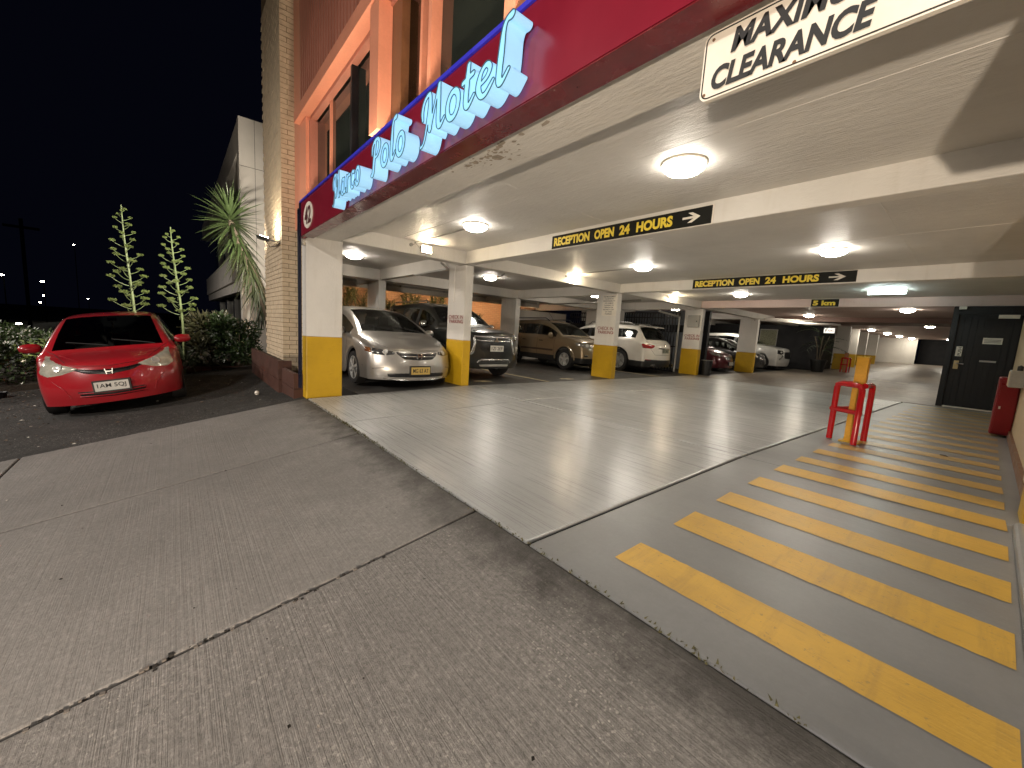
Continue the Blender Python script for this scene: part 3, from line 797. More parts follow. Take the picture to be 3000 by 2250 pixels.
# strip light tucked behind the top of the sign, washing the window sills and heads
sl = thing('strip_light', (-4, 1.68, 1.76), 'slim strip light along the top of the maroon sign', 'strip light')
put('channel', MB().box(-7.45, 1, 1.64, 1.72, 1.755, 1.775), STEEL, sl)
put('diffuser', MB().box(-7.45, 1, 1.65, 1.71, 1.776, 1.79), emis('strip_diffuser', (1, .80, .58), 34), sl)

# ------------------------------------------------------------------ hanging signs
def beam_sign(x0, x1, yv, z0, z1, label, parts):
    t = thing('beam_sign', ((x0 + x1) / 2, yv, z0), label, 'sign', 'black and yellow signs on the beams')
    put('board', MB().box(x0, x1, yv - .014, yv, z0, z1), SIGNB, t)
    put('border', MB().box(x0 - .012, x1 + .012, yv - .006, yv + .002, z0 - .010, z1 + .010), SIGNW, t)
    Wd = x1 - x0; Hh = z1 - z0
    for s, a, b in parts:
        if s == '>': arrow((x0 + Wd * a, yv - .0145, (z0 + z1) / 2), (1, 0, 0), (0, 0, 1), Wd * (b - a), Hh * .58, SIGNW, t)
        else: lettering('lettering', s, (x0 + Wd * a, yv - .0145, z0 + Hh * .17), (1, 0, 0), (0, 0, 1), Wd * (b - a), Hh * .66, SIGNY, t, bold=.05)
    return t
rec = [('RECEPTION', .02, .305), ('OPEN', .34, .475), ('24', .51, .575), ('HOURS', .615, .815), ('>', .865, .95)]
beam_sign(-4.43, -2.08, 4.382, 1.272, 1.455, 'nearer RECEPTION OPEN 24 HOURS sign, on the first ceiling beam', rec)
beam_sign(-4.74, -1.735, 9.445, 1.285, 1.49, 'farther RECEPTION OPEN 24 HOURS sign, on the second ceiling beam', rec)
beam_sign(-3.57, -2.92, 14.295, 1.275, 1.49, 'short 5 km sign on the third ceiling beam', [('5 km', .07, .88)])

# clearance sign
cs = thing('clearance_sign', (.2, 1.6, .95), 'white MAXIMUM CLEARANCE sign with rounded black border hanging from the front beam', 'sign')
def rrect(x0, x1, z0, z1, r, yv, n=6):
    out = []
    for cx, cz, a0 in ((x1 - r, z1 - r, 0), (x0 + r, z1 - r, 90), (x0 + r, z0 + r, 180), (x1 - r, z0 + r, 270)):
        for k in range(n + 1): a = radians(a0 + 90 * k / n); out.append((cx + r * cos(a), yv, cz + r * sin(a)))
    return out
X0, X1, Z0, Z1 = -.868, 1.1, .932, 1.172
put('panel', MB().prism(rrect(X0, X1, Z0, Z1, .03, 1.625), (0, -.02, 0)), SIGNW, cs)
put('border', MB().tube([(p[0], 1.6045, p[2]) for p in (lambda q: q + q[:2])(rrect(X0 + .008, X1 - .008, Z0 + .008, Z1 - .008, .025, 1.6))], .0026, 6, cap=False), INK, cs)
lettering('lettering', 'MAXIMUM', (-.765, 1.6035, 1.066), (1, 0, 0), (0, 0, 1), .43, .082, INK, cs, bold=.042, shear=.18)
lettering('lettering', 'CLEARANCE', (-.825, 1.6035, .958), (1, 0, 0), (0, 0, 1), .475, .082, INK, cs, bold=.042, shear=.18)
for x, z in ((-.835, 1.145), (-.55, 1.16), (-.55, .945), (-.85, .955)): put('screw', MB().lathe([(0, .003), (.006, .002), (.006, 0)], (x, 1.605, z), 8, ax=(0, -1, 0)), mat('rust', (.15, .08, .04), .7), cs)
for x in (-.6, .8): put('hanger', MB().box(x - .015, x + .015, 1.627, 1.645, 1.1, 1.262), STEEL, cs)

# notice on the third pillar
nt_ = thing('notice_board', (-7.08, 9.41, .64), 'white printed liability notice fixed high on the third pillar', 'notice')
put('board', MB().box(-7.31, -6.84, 9.398, 9.418, .635, 1.215), SIGNW, nt_)
for k, s in enumerate(('THE MANAGEMENT', 'ACCEPTS NO', 'RESPONSIBILITY', 'FOR DAMAGE', 'SUFFERED TO', 'PERSONS OR', 'PROPERTY LEFT', 'ON THESE', 'PREMISES')):
    wd = .40 * len(s) / 14
    lettering('lettering', s, (-7.075 - wd / 2, 9.397, 1.145 - k * .060), (1, 0, 0), (0, 0, 1), wd, .034, INK, nt_, bold=.01)

# ------------------------------------------------------------------ lamps
def oyster(x, y, z, label, group='round ceiling lamps', r=.175, m=None):
    t = thing('ceiling_lamp', (x, y, z), label, 'ceiling lamp', group)
    put('base', MB().lathe([(0, 0), (r * 1.02, 0), (r * 1.05, -.012), (r * .99, -.022)], (x, y, z), 24), SIGNW, t, smooth=True)
    put('diffuser', MB().lathe([(r * .99, -.02), (r * .95, -.045), (r * .78, -.072), (r * .5, -.09), (r * .2, -.097), (.002, -.098)], (x, y, z), 24), m or DIFF, t, smooth=True)
    return t
for x, y, lab in ((-1.87, 3.33, 'round ceiling lamp nearest the clearance sign'), (-4.98, 3.35, 'round ceiling lamp in the first bay left of the first reception sign'),
                  (-4.78, 7.36, 'round ceiling lamp just behind the first reception sign'), (-1.69, 7.48, 'round ceiling lamp above the right end of the second reception sign'),
                  (-4.84, 12.5, 'round ceiling lamp just under the second reception sign'), (-5.15, 20.6, 'round ceiling lamp between the 5 km sign and the black wall'),
                  (-9.35, 3.1, 'round ceiling lamp above the silver car'), (-9.25, 6.8, 'round ceiling lamp above the dark four wheel drive'), (-9.2, 11.4, 'round ceiling lamp above the white car')):
    oyster(x, y, ZC, lab, m=DIFF_FAR if y > 14 else DIFF_MID if y > 5 or x < -7 else DIFF)
for x, y, lab in ((-4.8, 32.2, 'first lamp of the far row'), (-4.65, 36.8, 'second lamp of the far row'), (-4.5, 41, 'third lamp of the far row'), (-4.2, 45, 'last lamp of the far row'), (-2.1, 44.5, 'lone far lamp beside the black door edge')):
    oyster(x, y, ZC, lab, m=DIFF_FAR)
for x, y, lab in ((-9.3, 17.2, 'round ceiling lamp above the maroon car'), (-9.0, 22.5, 'round ceiling lamp above the black and white noses'), (-1.9, 18, 'round ceiling lamp hidden by the third beam'), (-2, 27, 'round ceiling lamp hidden deeper in the garage')):
    oyster(x, y, ZC, lab, m=DIFF_FAR)
ft = thing('tube_lamp', (-1.72, 12.5, ZC), 'cool white fluorescent batten on the ceiling behind the second reception sign', 'tube lamp')
put('batten', MB().box(-2.06, -1.38, 12.45, 12.57, ZC - .03, ZC), SIGNW, ft)
mb = MB(); mb.tube([(-2.04, 12.51, ZC - .06), (-1.40, 12.51, ZC - .06)], .045, 10); put('diffuser', mb, TUBE, ft, smooth=True)
def floodlamp(y, rnd, label):
    t = thing('wall_flood', (-6.78, y, 1.38), label, 'floodlight', 'floodlights on the pillar beam')
    if rnd: put('lens', MB().lathe([(0, .10), (.045, .085), (.062, .05), (.055, .02), (.03, 0)], (-6.74, y, 1.40), 14, ax=(.8, -.1, -.5)), FLOOD, t, smooth=True)
    else:
        put('housing', MB().hexa([(-6.78, y - .1, 1.34), (-6.70, y - .1, 1.31), (-6.70, y + .1, 1.31), (-6.78, y + .1, 1.34), (-6.78, y - .1, 1.45), (-6.73, y - .1, 1.44), (-6.73, y + .1, 1.44), (-6.78, y + .1, 1.45)]), GREY, t)
        put('lens', MB().hexa([(-6.699, y - .085, 1.32), (-6.694, y - .085, 1.32), (-6.694, y + .085, 1.32), (-6.699, y + .085, 1.32), (-6.728, y - .085, 1.432), (-6.72, y - .085, 1.432), (-6.72, y + .085, 1.432), (-6.728, y + .085, 1.432)]), FLOOD, t)
    put('bracket', MB().tube([(-6.8, y, 1.42), (-6.74, y, 1.40)], .015, 6), GREY, t)
    put('junction_box', MB().lathe([(0, .03), (.03, .03), (.03, 0)], (-6.798, y - .27, 1.42), 10, ax=(1, 0, 0)), GREY, t)
    put('cable', MB().tube([(-6.77, y - .25, 1.42), (-6.74, y - .2, 1.45), (-6.74, y - .12, 1.37), (-6.75, y - .04, 1.39)], .006, 5), GREY, t)
floodlamp(3.50, False, 'square floodlight on the beam above the silver car')
floodlamp(7.53, True, 'round glowing floodlight on the beam beyond the second pillar')
floodlamp(12.3, True, 'round glowing floodlight on the beam before the fourth pillar')
# conduits to the lamps
def conduit(pts, r, label, m=GREY):
    o = put('conduit', MB().tube(pts, r, 6), m, None, smooth=True); return tag(o, label, 'conduit', 'pipes under the ceiling')
conduit([(-5.15, 3.36, ZC - .02), (-6.0, 3.35, ZC - .02), (-6.78, 3.30, ZC - .03)], .012, 'thin conduit from the first bay lamp to the pillar beam')
conduit([(-4.95, 7.4, ZC - .02), (-6.2, 7.4, ZC - .02), (-6.79, 7.3, ZC - .03)], .012, 'thin conduit from the second bay lamp to the pillar beam')
conduit([(-9.5, 3.15, ZC - .02), (-10.6, 3.1, ZC - .02)], .012, 'short conduit beside the lamp over the silver car')
conduit([(-7.10, 5.6, ZC - .015), (-7.10, 5.6, 1.25), (-7.6, 5.7, 1.22), (-9.2, 6.5, 1.46)], .016, 'bent conduit behind the second pillar')
conduit([(-7.08, 4.0, ZC - .03), (-7.09, 4.02, 1.25), (-7.3, 4.3, 1.20), (-9.0, 4.39, 1.20)], .022, 'grey hose hanging from the beam beside the second pillar')
conduit([(-2.0, 5.2, ZC - .01), (-5.2, 5.2, ZC - .012)], .010, 'white conduit on the ceiling running to the smoke detector', WHITE)
for y0 in (14.45,):
    conduit([(-7.1, 11.0, 1.22), (-9.0, 11.2, 1.20), (-11.1, 11.0, 1.15)], .03, 'drain pipe running below the ceiling in the third bay')
    conduit([(-6.9, 19.55, 1.2), (-6.2, 20.2, 1.22), (-5.2, 21.0, 1.16), (-4.4, 22.3, 1.2)], .05, 'white drain pipe with hangers near the maroon car', WHITE)
    conduit([(-6.6, 19.9, 1.3), (-5.7, 21.0, 1.3), (-5.0, 22.5, 1.32)], .04, 'second white drain pipe above the maroon car', WHITE)
sd = thing('smoke_detector', (-3.9, 5.2, ZC), 'small round smoke detector on the ceiling under the first sign', 'smoke detector')
put('dome', MB().lathe([(.055, 0), (.055, -.02), (.04, -.045), (.002, -.05)], (-3.35, 5.25, ZC), 16), SIGNW, sd, smooth=True)
# security camera
sc_ = thing('security_camera', (-6.86, 1.52, 1.17), 'white dome security camera on the front corner pillar', 'camera')
put('housing', MB().lathe([(0, 0), (.05, 0), (.055, .035), (.045, .07), (.02, .09), (.001, .092)], (-6.86, 1.55, 1.17), 16, ax=(.35, -.8, -.35)), SIGNW, sc_, smooth=True)
put('lens', MB().lathe([(.026, .0), (.02, .012), (.001, .016)], (-6.835, 1.475, 1.145), 12, ax=(.35, -.8, -.35)), BLACK, sc_, smooth=True)

# floodlight on the pier
pf = thing('pier_floodlight', (-9.0, 1.55, 1.5), 'black floodlight on a bracket at the brick pier, washing the bricks above it', 'floodlight')
put('housing', MB().hexa([(-9.42, 1.28, 1.50), (-9.16, 1.28, 1.47), (-9.16, 1.44, 1.44), (-9.42, 1.44, 1.47), (-9.44, 1.26, 1.56), (-9.14, 1.26, 1.53), (-9.14, 1.45, 1.50), (-9.44, 1.45, 1.53)]), PLASTIC, pf)
put('lens', MB().hexa([(-9.41, 1.29, 1.558), (-9.17, 1.29, 1.532), (-9.17, 1.43, 1.508), (-9.41, 1.43, 1.534), (-9.41, 1.29, 1.563), (-9.17, 1.29, 1.537), (-9.17, 1.43, 1.513), (-9.41, 1.43, 1.539)]), emis('pier_flood_lens', (1, .88, .66), 90), pf)
put('bracket', MB().tube([(-9.16, 1.4, 1.48), (-9.02, 1.5, 1.44), (-8.98, 1.598, 1.44)], .014, 6), STEEL, pf)
put('cable', MB().tube([(-9.25, 1.4, 1.46), (-9.15, 1.45, 1.34), (-9.0, 1.55, 1.36), (-8.98, 1.598, 1.44)], .007, 6), PLASTIC, pf)

# ------------------------------------------------------------------ cars
def carpaint(name, col, metal=0., rough=.28):
    m, nt, bs = new_mat(name)
    bs.inputs['Base Color'].default_value = (*col, 1); bs.inputs['Metallic'].default_value = metal; bs.inputs['Roughness'].default_value = rough
    bs.inputs['Coat Weight'].default_value = .9; bs.inputs['Coat Roughness'].default_value = .04
    n = noise(nt, coord(nt, obj=True), 2.5, 5)
    nt.links.new(mixc(nt, ramp(nt, n, .35, .75, (0,) * 3, (.18,) * 3), col, (.12, .10, .08)), bs.inputs['Base Color'])
    return m

def tab(t): return sorted(t, key=lambda p: -p[0])

def islands(faces):
    par = {}
    def find(a):
        while par[a] != a: par[a] = par[par[a]]; a = par[a]
        return a
    for f in faces:
        for v in f: par.setdefault(v, v)
        for v in f[1:]: par[find(v)] = find(f[0])
    g = {}
    for f in faces: g.setdefault(find(f[0]), []).append(f)
    return list(g.values())

class Car:
    """car in its own axes: x forward (front bumper at 0), y to its left, z up"""
    def __init__(s, loc, rz, label, paint, sp, kind='car', group=None, tilt=0.):
        s.sp = sp; s.t = thing('parked_car', loc, label, kind, group, rz)
        if tilt:
            s.t.rotation_euler = (tilt, 0, rz)
            s.t.matrix_basis = Matrix.Translation(loc) @ Matrix.Rotation(rz, 4, 'Z') @ Matrix.Rotation(tilt, 4, 'X')
        s.paint = paint; s.body()
    def stations(s):
        sp = s.sp; L = sp['L']; ra = sp['R'] + .055
        xs = [0, -.07, -.16]
        for xw in sp['wheels']:
            xs += [xw + ra * k for k in (1.12, 1.0, .93, .72, .38, 0, -.38, -.72, -.93, -1.0, -1.12)]
        xs += [sp['wb'], sp['wb'] - .07, sp['wt'], sp['rt'], sp['rb'], -L + .16, -L + .07, -L]
        for p in sp['pillars']: xs += [p, p - .07]
        xs += [sp['sw0'], sp['sw1']]
        xs = sorted(set(round(x, 3) for x in xs), reverse=True); out = [xs[0]]
        for x in xs[1:]:
            if out[-1] - x > .028: out.append(x)
        fin = [out[0]]
        for x in out[1:]:
            while fin[-1] - x > .36: fin.append(fin[-1] - .22)
            fin.append(x)
        return fin
    def body(s):
        sp = s.sp; L = sp['L']; ra = sp['R'] + .055
        top, belt, wd = tab(sp['top']), tab(sp['belt']), tab(sp['w'])
        gc = sp['gc']; xs = s.stations(); rows = []
        def shift(x, yf):
            f = smoothstep(-1.0, 0, x) * sp['cf'] * abs(yf) ** 2.6
            r = smoothstep(-L + .8, -L, x) if False else smoothstep(L - .8, L, -x)
            return -f + r * sp['cr'] * abs(yf) ** 2.6
        for x in xs:
            zt = lerp_table(top, x); zb = lerp_table(belt, x); W = lerp_table(wd, x)
            z0 = gc
            for xw in sp['wheels']:
                d = abs(x - xw)
                if d < ra: z0 = max(z0, sp['R'] + sqrt(max(0, ra * ra - d * d)))
            zb = min(zb, zt - .03)
            z1 = max(gc + .16, z0 + .035); z2 = max(gc + (zb - gc) * .62, z1 + .03); z2 = min(z2, zb - .04)
            cab = sp['rb'] - .02 <= x <= sp['wb'] + .001
            if cab:
                if x > sp['wt']: t = (sp['wb'] - x) / (sp['wb'] - sp['wt'])
                elif x < sp['rt']: t = max(0, (x - sp['rb']) / (sp['rt'] - sp['rb']))
                else: t = 1
                yr = W * .93 + (sp['rw'] - W * .93) * min(1, max(0, (zt - zb) / (sp['H'] - zb)))
                z4 = min(zb + .02, zt - .02)
                p = [(W * .965, z0), (W * .995, z1), (W, z2), (W * .985, zb), (W * .955, z4), (yr + .03 * t, max(zt - .03 - .07 * t, z4 + .004)), (yr * .925, max(zt - .005 - .022 * t, z4 + .008)), (yr * .45, zt - .003), (0, zt)]
            else:
                cr = sp.get('crown', .05)
                p = [(W * .965, z0), (W * .995, z1), (W, z2), (W * .975, min(zb, zt - cr)), (W * .93, zt - cr * .75), (W * .84, zt - cr * .42), (W * .66, zt - cr * .2), (W * .35, zt - cr * .06), (0, zt)]
            rows.append([(x + shift(x, y / W), y, z) for y, z in p])
        V = []; Fc = []; Mi = []
        nr = len(rows[0]); ncol = 2 * nr - 1
        for r in rows:
            for y in range(nr): V.append((r[y][0], -r[y][1], r[y][2]))
            for y in range(nr - 2, -1, -1): V.append((r[y][0], r[y][1], r[y][2]))
        def vid(i, j): return i * ncol + j
        for i in range(len(xs) - 1):
            xm = (xs[i] + xs[i + 1]) / 2
            for j in range(ncol - 1):
                k = min(j, ncol - 2 - j); m = 0
                if sp['wt'] < xm < sp['wb'] - .05 and k in (6, 7): m = 1
                elif sp['rb'] < xm < sp['rt'] and k in (6, 7) and sp.get('rearglass', True): m = 3
                elif k == 4 and sp['sw1'] < xm < sp['sw0']:
                    m = 2 if j < ncol // 2 else 5
                    for p in sp['pillars']:
                        if p - .07 <= xm <= p: m = 4
                elif k == 0 and sp.get('clad'): m = 4
                Fc.append((vid(i, j), vid(i + 1, j), vid(i + 1, j + 1), vid(i, j + 1))); Mi.append(m)
        # nose and tail skins: horizontal strips between the two sides
        def cap(i, prof, sgn, glass=None):
            r = rows[i]; topids = [vid(i, j) for j in range(3, ncol - 3)]
            fr = [V[q][1] / r[3][1] for q in topids]
            prev = topids
            zt_ = r[3][2]
            for k in (2, 1, 0):
                ids = []
                for n, f in enumerate(fr):
                    if n == 0: ids.append(vid(i, k)); continue
                    if n == len(fr) - 1: ids.append(vid(i, ncol - 1 - k)); continue
                    y = r[k][1] * f; z = r[k][2]
                    xx = (xs[i] + lerp_table(prof, z)) if False else xs[i] + prof(z)
                    V.append((xx + (shift(xs[i], f)) + (0 if abs(f) < .5 else 0), y, z)); ids.append(len(V) - 1)
                for n in range(len(fr) - 1):
                    q = (prev[n], prev[n + 1], ids[n + 1], ids[n]); Fc.append(q if sgn > 0 else q[::-1]); Mi.append(4 if (k == 0 and sp.get('clad')) else 0)
                prev = ids
        nose = tab([(z, x) for z, x in sp['nose']]); tail = tab([(z, x) for z, x in sp['tail']])
        cap(0, lambda z: lerp_table(nose, z), 1); cap(len(xs) - 1, lambda z: lerp_table(tail, z), -1)
        me = bpy.data.meshes.new('body'); me.from_pydata(V, [], Fc)
        mats = [s.paint, CARGLASS, CARGLASS, CARGLASS, PLASTIC, CARGLASS]
        for m in mats: me.materials.append(m)
        me.polygons.foreach_set('material_index', Mi)
        bm = bmesh.new(); bm.from_mesh(me); bmesh.ops.recalc_face_normals(bm, faces=bm.faces); bm.to_mesh(me); bm.free()
        tmp = bpy.data.objects.new('tmp', me); C.objects.link(tmp); md = tmp.modifiers.new('s', 'SUBSURF'); md.levels = 2; md.render_levels = 2
        ev = evaluated(tmp); bpy.data.objects.remove(tmp)
        vs = [v.co.copy() for v in ev.vertices]
        s.bvh = BVHTree.FromPolygons(vs, [tuple(p.vertices) for p in ev.polygons])
        names = ['body', 'windscreen', 'side_window', 'rear_window', 'pillar_trim', 'side_window']
        for mi, nm in enumerate(names):
            fs_ = [tuple(p.vertices) for p in ev.polygons if p.material_index == mi]
            if not fs_: continue
            if mi == 4: groups = islands(fs_)
            else: groups = [fs_]
            for fs_ in groups: s.piece(nm, fs_, vs, mats[mi], mi)
        # dark underbody and seats
        ub = MB(); W = lerp_table(wd, -L / 2)
        ub.box(-L + .25, -.3, -W * .62, W * .62, gc - .02, .62); put('underbody', ub, PLASTIC, s.t, local=True)
        zf = lerp_table(belt, -L / 2)
        for xx in (sp['wt'] - .35, sp['wt'] - 1.2):
            for yy in (-.36, .36):
                if xx < -L + .8: continue
                st = MB(); st.hexa([(xx, yy - .22, .5), (xx + .18, yy - .22, .5), (xx + .18, yy + .22, .5), (xx, yy + .22, .5), (xx - .2, yy - .2, zf + .18), (xx - .08, yy - .2, zf + .18), (xx - .08, yy + .2, zf + .18), (xx - .2, yy + .2, zf + .18)])
                st.box(xx - .2, xx - .1, yy - .11, yy + .11, zf + .17, zf + .36); put('seat', st, SEAT, s.t, local=True)
        put('dashboard', MB().box(sp['wb'] - .45, sp['wb'] - .05, -W * .8, W * .8, zf - .25, zf - .03), SEAT, s.t, local=True)
        for xw in sp['wheels']:
            for sd_ in (-1, 1): s.wheel(xw, sd_)
    def piece(s, nm, fs_, vs, m, mi):
        used = sorted({v for f in fs_ for v in f}); mp = {v: i for i, v in enumerate(used)}
        m2 = bpy.data.meshes.new(nm); m2.from_pydata([vs[v] for v in used], [], [tuple(mp[v] for v in f) for f in fs_]); m2.materials.append(m)
        m2.polygons.foreach_set('use_smooth', [True] * len(m2.polygons)); m2.update()
        o = link(nm, m2, s.t)
        if mi == 0: s.b = o
    def wheel(s, xw, side):
        sp = s.sp; R = sp['R']; W = lerp_table(tab(sp['w']), xw) - .012; rr = R * sp.get('rim', .68); wdt = .2
        yo = side * W; ax = (0, side, 0); o = (xw, yo, R)
        wh = put('wheel', MB().lathe([(rr, -wdt), (R * .96, -wdt), (R, -wdt * .8), (R, -.035), (R * .965, -.006), (R * .86, .0), (rr * 1.02, -.008), (rr, -.03)], o, 36, ax=ax), RUBBER, s.t, local=True, smooth=True)
        rm = MB(); rm.lathe([(rr, -.012), (rr * .93, -.012), (rr * .90, -.06), (rr * .9, -wdt * .8), (.02, -wdt * .8)], o, 30, ax=ax)
        ns = sp.get('spokes', 5)
        for k in range(ns):
            a = 2 * pi * k / ns + .3
            d = Vector((cos(a), 0, sin(a))); p0 = Vector(o) + d * .03 - Vector(ax) * .02; p1 = Vector(o) + d * rr * .95 - Vector(ax) * .022
            rm.bar(p0, p1, .055 if ns < 7 else .026, .03, upv=ax)
        rm.lathe([(.001, -.0), (.055, -.004), (.06, -.04)], o, 14, ax=ax)
        put('rim', rm, sp.get('rimmat', RIMP), wh, local=True, smooth=True)
    # ---- things laid on the skin
    def cast(s, a, b, axis):
        if axis == 'f': o, d = Vector((1.5, a, b)), Vector((-1, 0, 0))
        elif axis == 'b': o, d = Vector((-s.sp['L'] - 1.5, a, b)), Vector((1, 0, 0))
        elif axis == 'l': o, d = Vector((a, 2.5, b)), Vector((0, -1, 0))
        elif axis == 'r': o, d = Vector((a, -2.5, b)), Vector((0, 1, 0))
        else: o, d = Vector((a, b, 3)), Vector((0, 0, -1))
        h, n, i, dist = s.bvh.ray_cast(o, d)
        if h is None:
            h, n, i, dist = s.bvh.find_nearest(o + d * (1.5 if axis in 'fb' else 1.7))
        if n.dot(d) > 0: n = -n
        return h, n
    def patch(s, name, upper, lower, axis, m, parent=None, lift=.006, n=12, k=4, rim=.0):
        """a thin shell over the body between two outlines given in the plane seen along axis"""
        def samp(pl, t):
            L = [0]
            for p, q in zip(pl, pl[1:]): L.append(L[-1] + sqrt((p[0] - q[0]) ** 2 + (p[1] - q[1]) ** 2))
            x = t * L[-1]
            for i in range(len(pl) - 1):
                if x <= L[i + 1] + 1e-9:
                    f = (x - L[i]) / max(1e-9, L[i + 1] - L[i]); return [pl[i][c] + (pl[i + 1][c] - pl[i][c]) * f for c in (0, 1)]
            return list(pl[-1])
        mb = MB(); ids = {}
        for i in range(n + 1):
            u = samp(upper, i / n); l = samp(lower, i / n)
            for j in range(k + 1):
                f = j / k; a = u[0] + (l[0] - u[0]) * f; b = u[1] + (l[1] - u[1]) * f
                h, nn = s.cast(a, b, axis); edge = (i in (0, n)) or (j in (0, k))
                ids[i, j] = len(mb.v); mb.v.append(tuple(h + nn * (-.004 if edge and rim == 0 else lift)))
        for i in range(n):
            for j in range(k): mb.f.append((ids[i, j], ids[i + 1, j], ids[i + 1, j + 1], ids[i, j + 1])); mb.m.append(0)
        return put(name, mb, m, parent or s.t, local=True, smooth='all')
    def stripe(s, name, pts, wdt, axis, m, parent=None, lift=.004):
        mb = MB(); q = []
        for i in range(len(pts) - 1):
            kk = max(1, int(sqrt((pts[i][0] - pts[i + 1][0]) ** 2 + (pts[i][1] - pts[i + 1][1]) ** 2) / .08))
            for t in range(kk): f = t / kk; q.append((pts[i][0] + (pts[i + 1][0] - pts[i][0]) * f, pts[i][1] + (pts[i + 1][1] - pts[i][1]) * f))
        q.append(pts[-1]); P = []
        for a, b in q:
            h, nn = s.cast(a, b, axis); P.append(h + nn * lift)
        mb.tube(P, wdt / 2, 6); return put(name, mb, m, parent or s.t, local=True, smooth=True)
    def headlight(s, upper, lower, axis='f', m=None, lamp=True):
        for sg in (1, -1):
            U = [(a * sg, b) for a, b in upper]; Lw = [(a * sg, b) for a, b in lower]
            hl = s.patch('headlight', U, Lw, axis, m or HEADL, lift=.010)
            if lamp:
                cx = sum(p[0] for p in U + Lw) / len(U + Lw); cz = sum(p[1] for p in U + Lw) / len(U + Lw)
                h, nn = s.cast(cx * .97, cz, axis); r = lamp
                put('reflector', MB().lathe([(r, .0), (r, .016), (r * .75, .012), (.001, .018)], h, 16, ax=nn), RIMP, hl, local=True, smooth=True)
    def plate(s, z, text, bgm, ink, axis='f', y=0, frame=True):
        h, nn = s.cast(y, z, axis); sg = 1 if axis == 'f' else -1
        x = h.x + sg * .03; Wp, Hp = .372, .134
        pl = put('number_plate', MB().box(x - .006, x + .006, y - Wp / 2, y + Wp / 2, z - Hp / 2, z + Hp / 2), bgm, s.t, local=True)
        if frame: put('plate_frame', MB().box(x - sg * .03 - .012, x - sg * .03 + .034, y - Wp / 2 - .02, y + Wp / 2 + .02, z - Hp / 2 - .02, z + Hp / 2 + .02) if False else MB().box(min(x, x - sg * .04), max(x, x - sg * .04), y - Wp / 2 - .02, y + Wp / 2 + .02, z - Hp / 2 - .02, z + Hp / 2 + .02), PLASTIC, pl, local=True)
        R = s.t.matrix_basis
        o = R @ Vector((x + sg * .007, y - sg * Wp * .42, z - Hp * .28)); ex = R.to_3x3() @ Vector((0, sg, 0)); ez = R.to_3x3() @ Vector((0, 0, 1))
        lettering('lettering', text, o, ex, ez, Wp * .84, Hp * .58, ink, pl, bold=.012, lift=.001)
    def mirrors(s, x, z, m=None, size=(.10, .12, .075)):
        for sg in (1, -1):
            h, nn = s.cast(x, z - .04, 'l' if sg > 0 else 'r')
            c = Vector((x + .03, h.y + sg * .13, z)); mb = MB(); rr = []
            for i in range(9):
                a = pi * i / 8; rr.append((max(.002, sin(a)) ** .6, -cos(a)))
            base = len(mb.v); seg = 14
            mb.lathe([(r * 1., h_ * 1.) for r, h_ in rr], (0, 0, 0), seg, ax=(0, 1, 0))
            mb.v = [tuple(c + Vector((p[0] * size[0] * .62 - .02 * p[1], p[1] * size[1], p[2] * size[2]))) for p in mb.v]
            o = put('mirror', mb, m or s.paint, s.t, local=True, smooth=True)
            put('mirror_arm', MB().bar(h - Vector((0, sg * .02, -.0)), c - Vector((0, sg * .05, .03)), .05, .03), PLASTIC, o, local=True)
    def seams(s, xs_, z0, z1, sides='lr'):
        for sd_ in sides:
            for x in xs_:
                s.stripe('door_gap', [(x, z0), (x - .01, (z0 + z1) / 2), (x, z1)], .008, sd_, PLASTIC, lift=.0)
    def handles(s, xs_, z, m=None):
        for sd_ in 'lr':
            for x in xs_:
                h, nn = s.cast(x, z, sd_)
                put('door_handle', MB().bar(h + nn * .02 + Vector((.08, 0, 0)), h + nn * .02 - Vector((.08, 0, 0)), .022, .026), m or s.paint, s.t, local=True)
    def wipers(s):
        sp = s.sp
        for y0, y1 in ((.55, .02), (-.02, -.50)):
            P = []
            for k in range(6):
                f = k / 5; x = sp['wb'] - .10 - .14 * f; y = y0 + (y1 - y0) * f
                h, nn = s.cast(x, y, 't'); P.append(h + nn * .012)
            put('wiper', MB().tube(P, .008, 5), PLASTIC, s.t, local=True)

RIMP = mat('alloy_silver', (.52, .52, .50), .3, metal=.35, vary=.1, bstr=0)
HEADL = mat('headlight_silver', (.30, .29, .26), .12, metal=.35, vary=.35, vs=14, bstr=0, coat=1.)
HEADY = mat('headlight_hazed', (.50, .48, .40), .18, metal=.25, vary=.3, vs=9, bstr=0, coat=1.)
HEADD = mat('headlight_dark', (.06, .06, .06), .1, metal=.3, vary=.5, vs=18, bstr=0, coat=1.)
AMBER = mat('amber_lens', (.16, .06, .02), .2, vary=.1, bstr=0, coat=1.)
TAILR = mat('tail_lamp_red', (.26, .008, .010), .15, vary=.4, vs=16, bstr=0, coat=1.)
SILV = mat('silver_trim', (.55, .55, .54), .25, metal=.9, vary=.05, bstr=0)
MESH = mat('grille_black', (.008, .008, .009), .35, vary=.4, vs=30, bstr=0)
PINK = mat('plate_ink', (.012, .012, .012), .5, vary=.05, bstr=0)

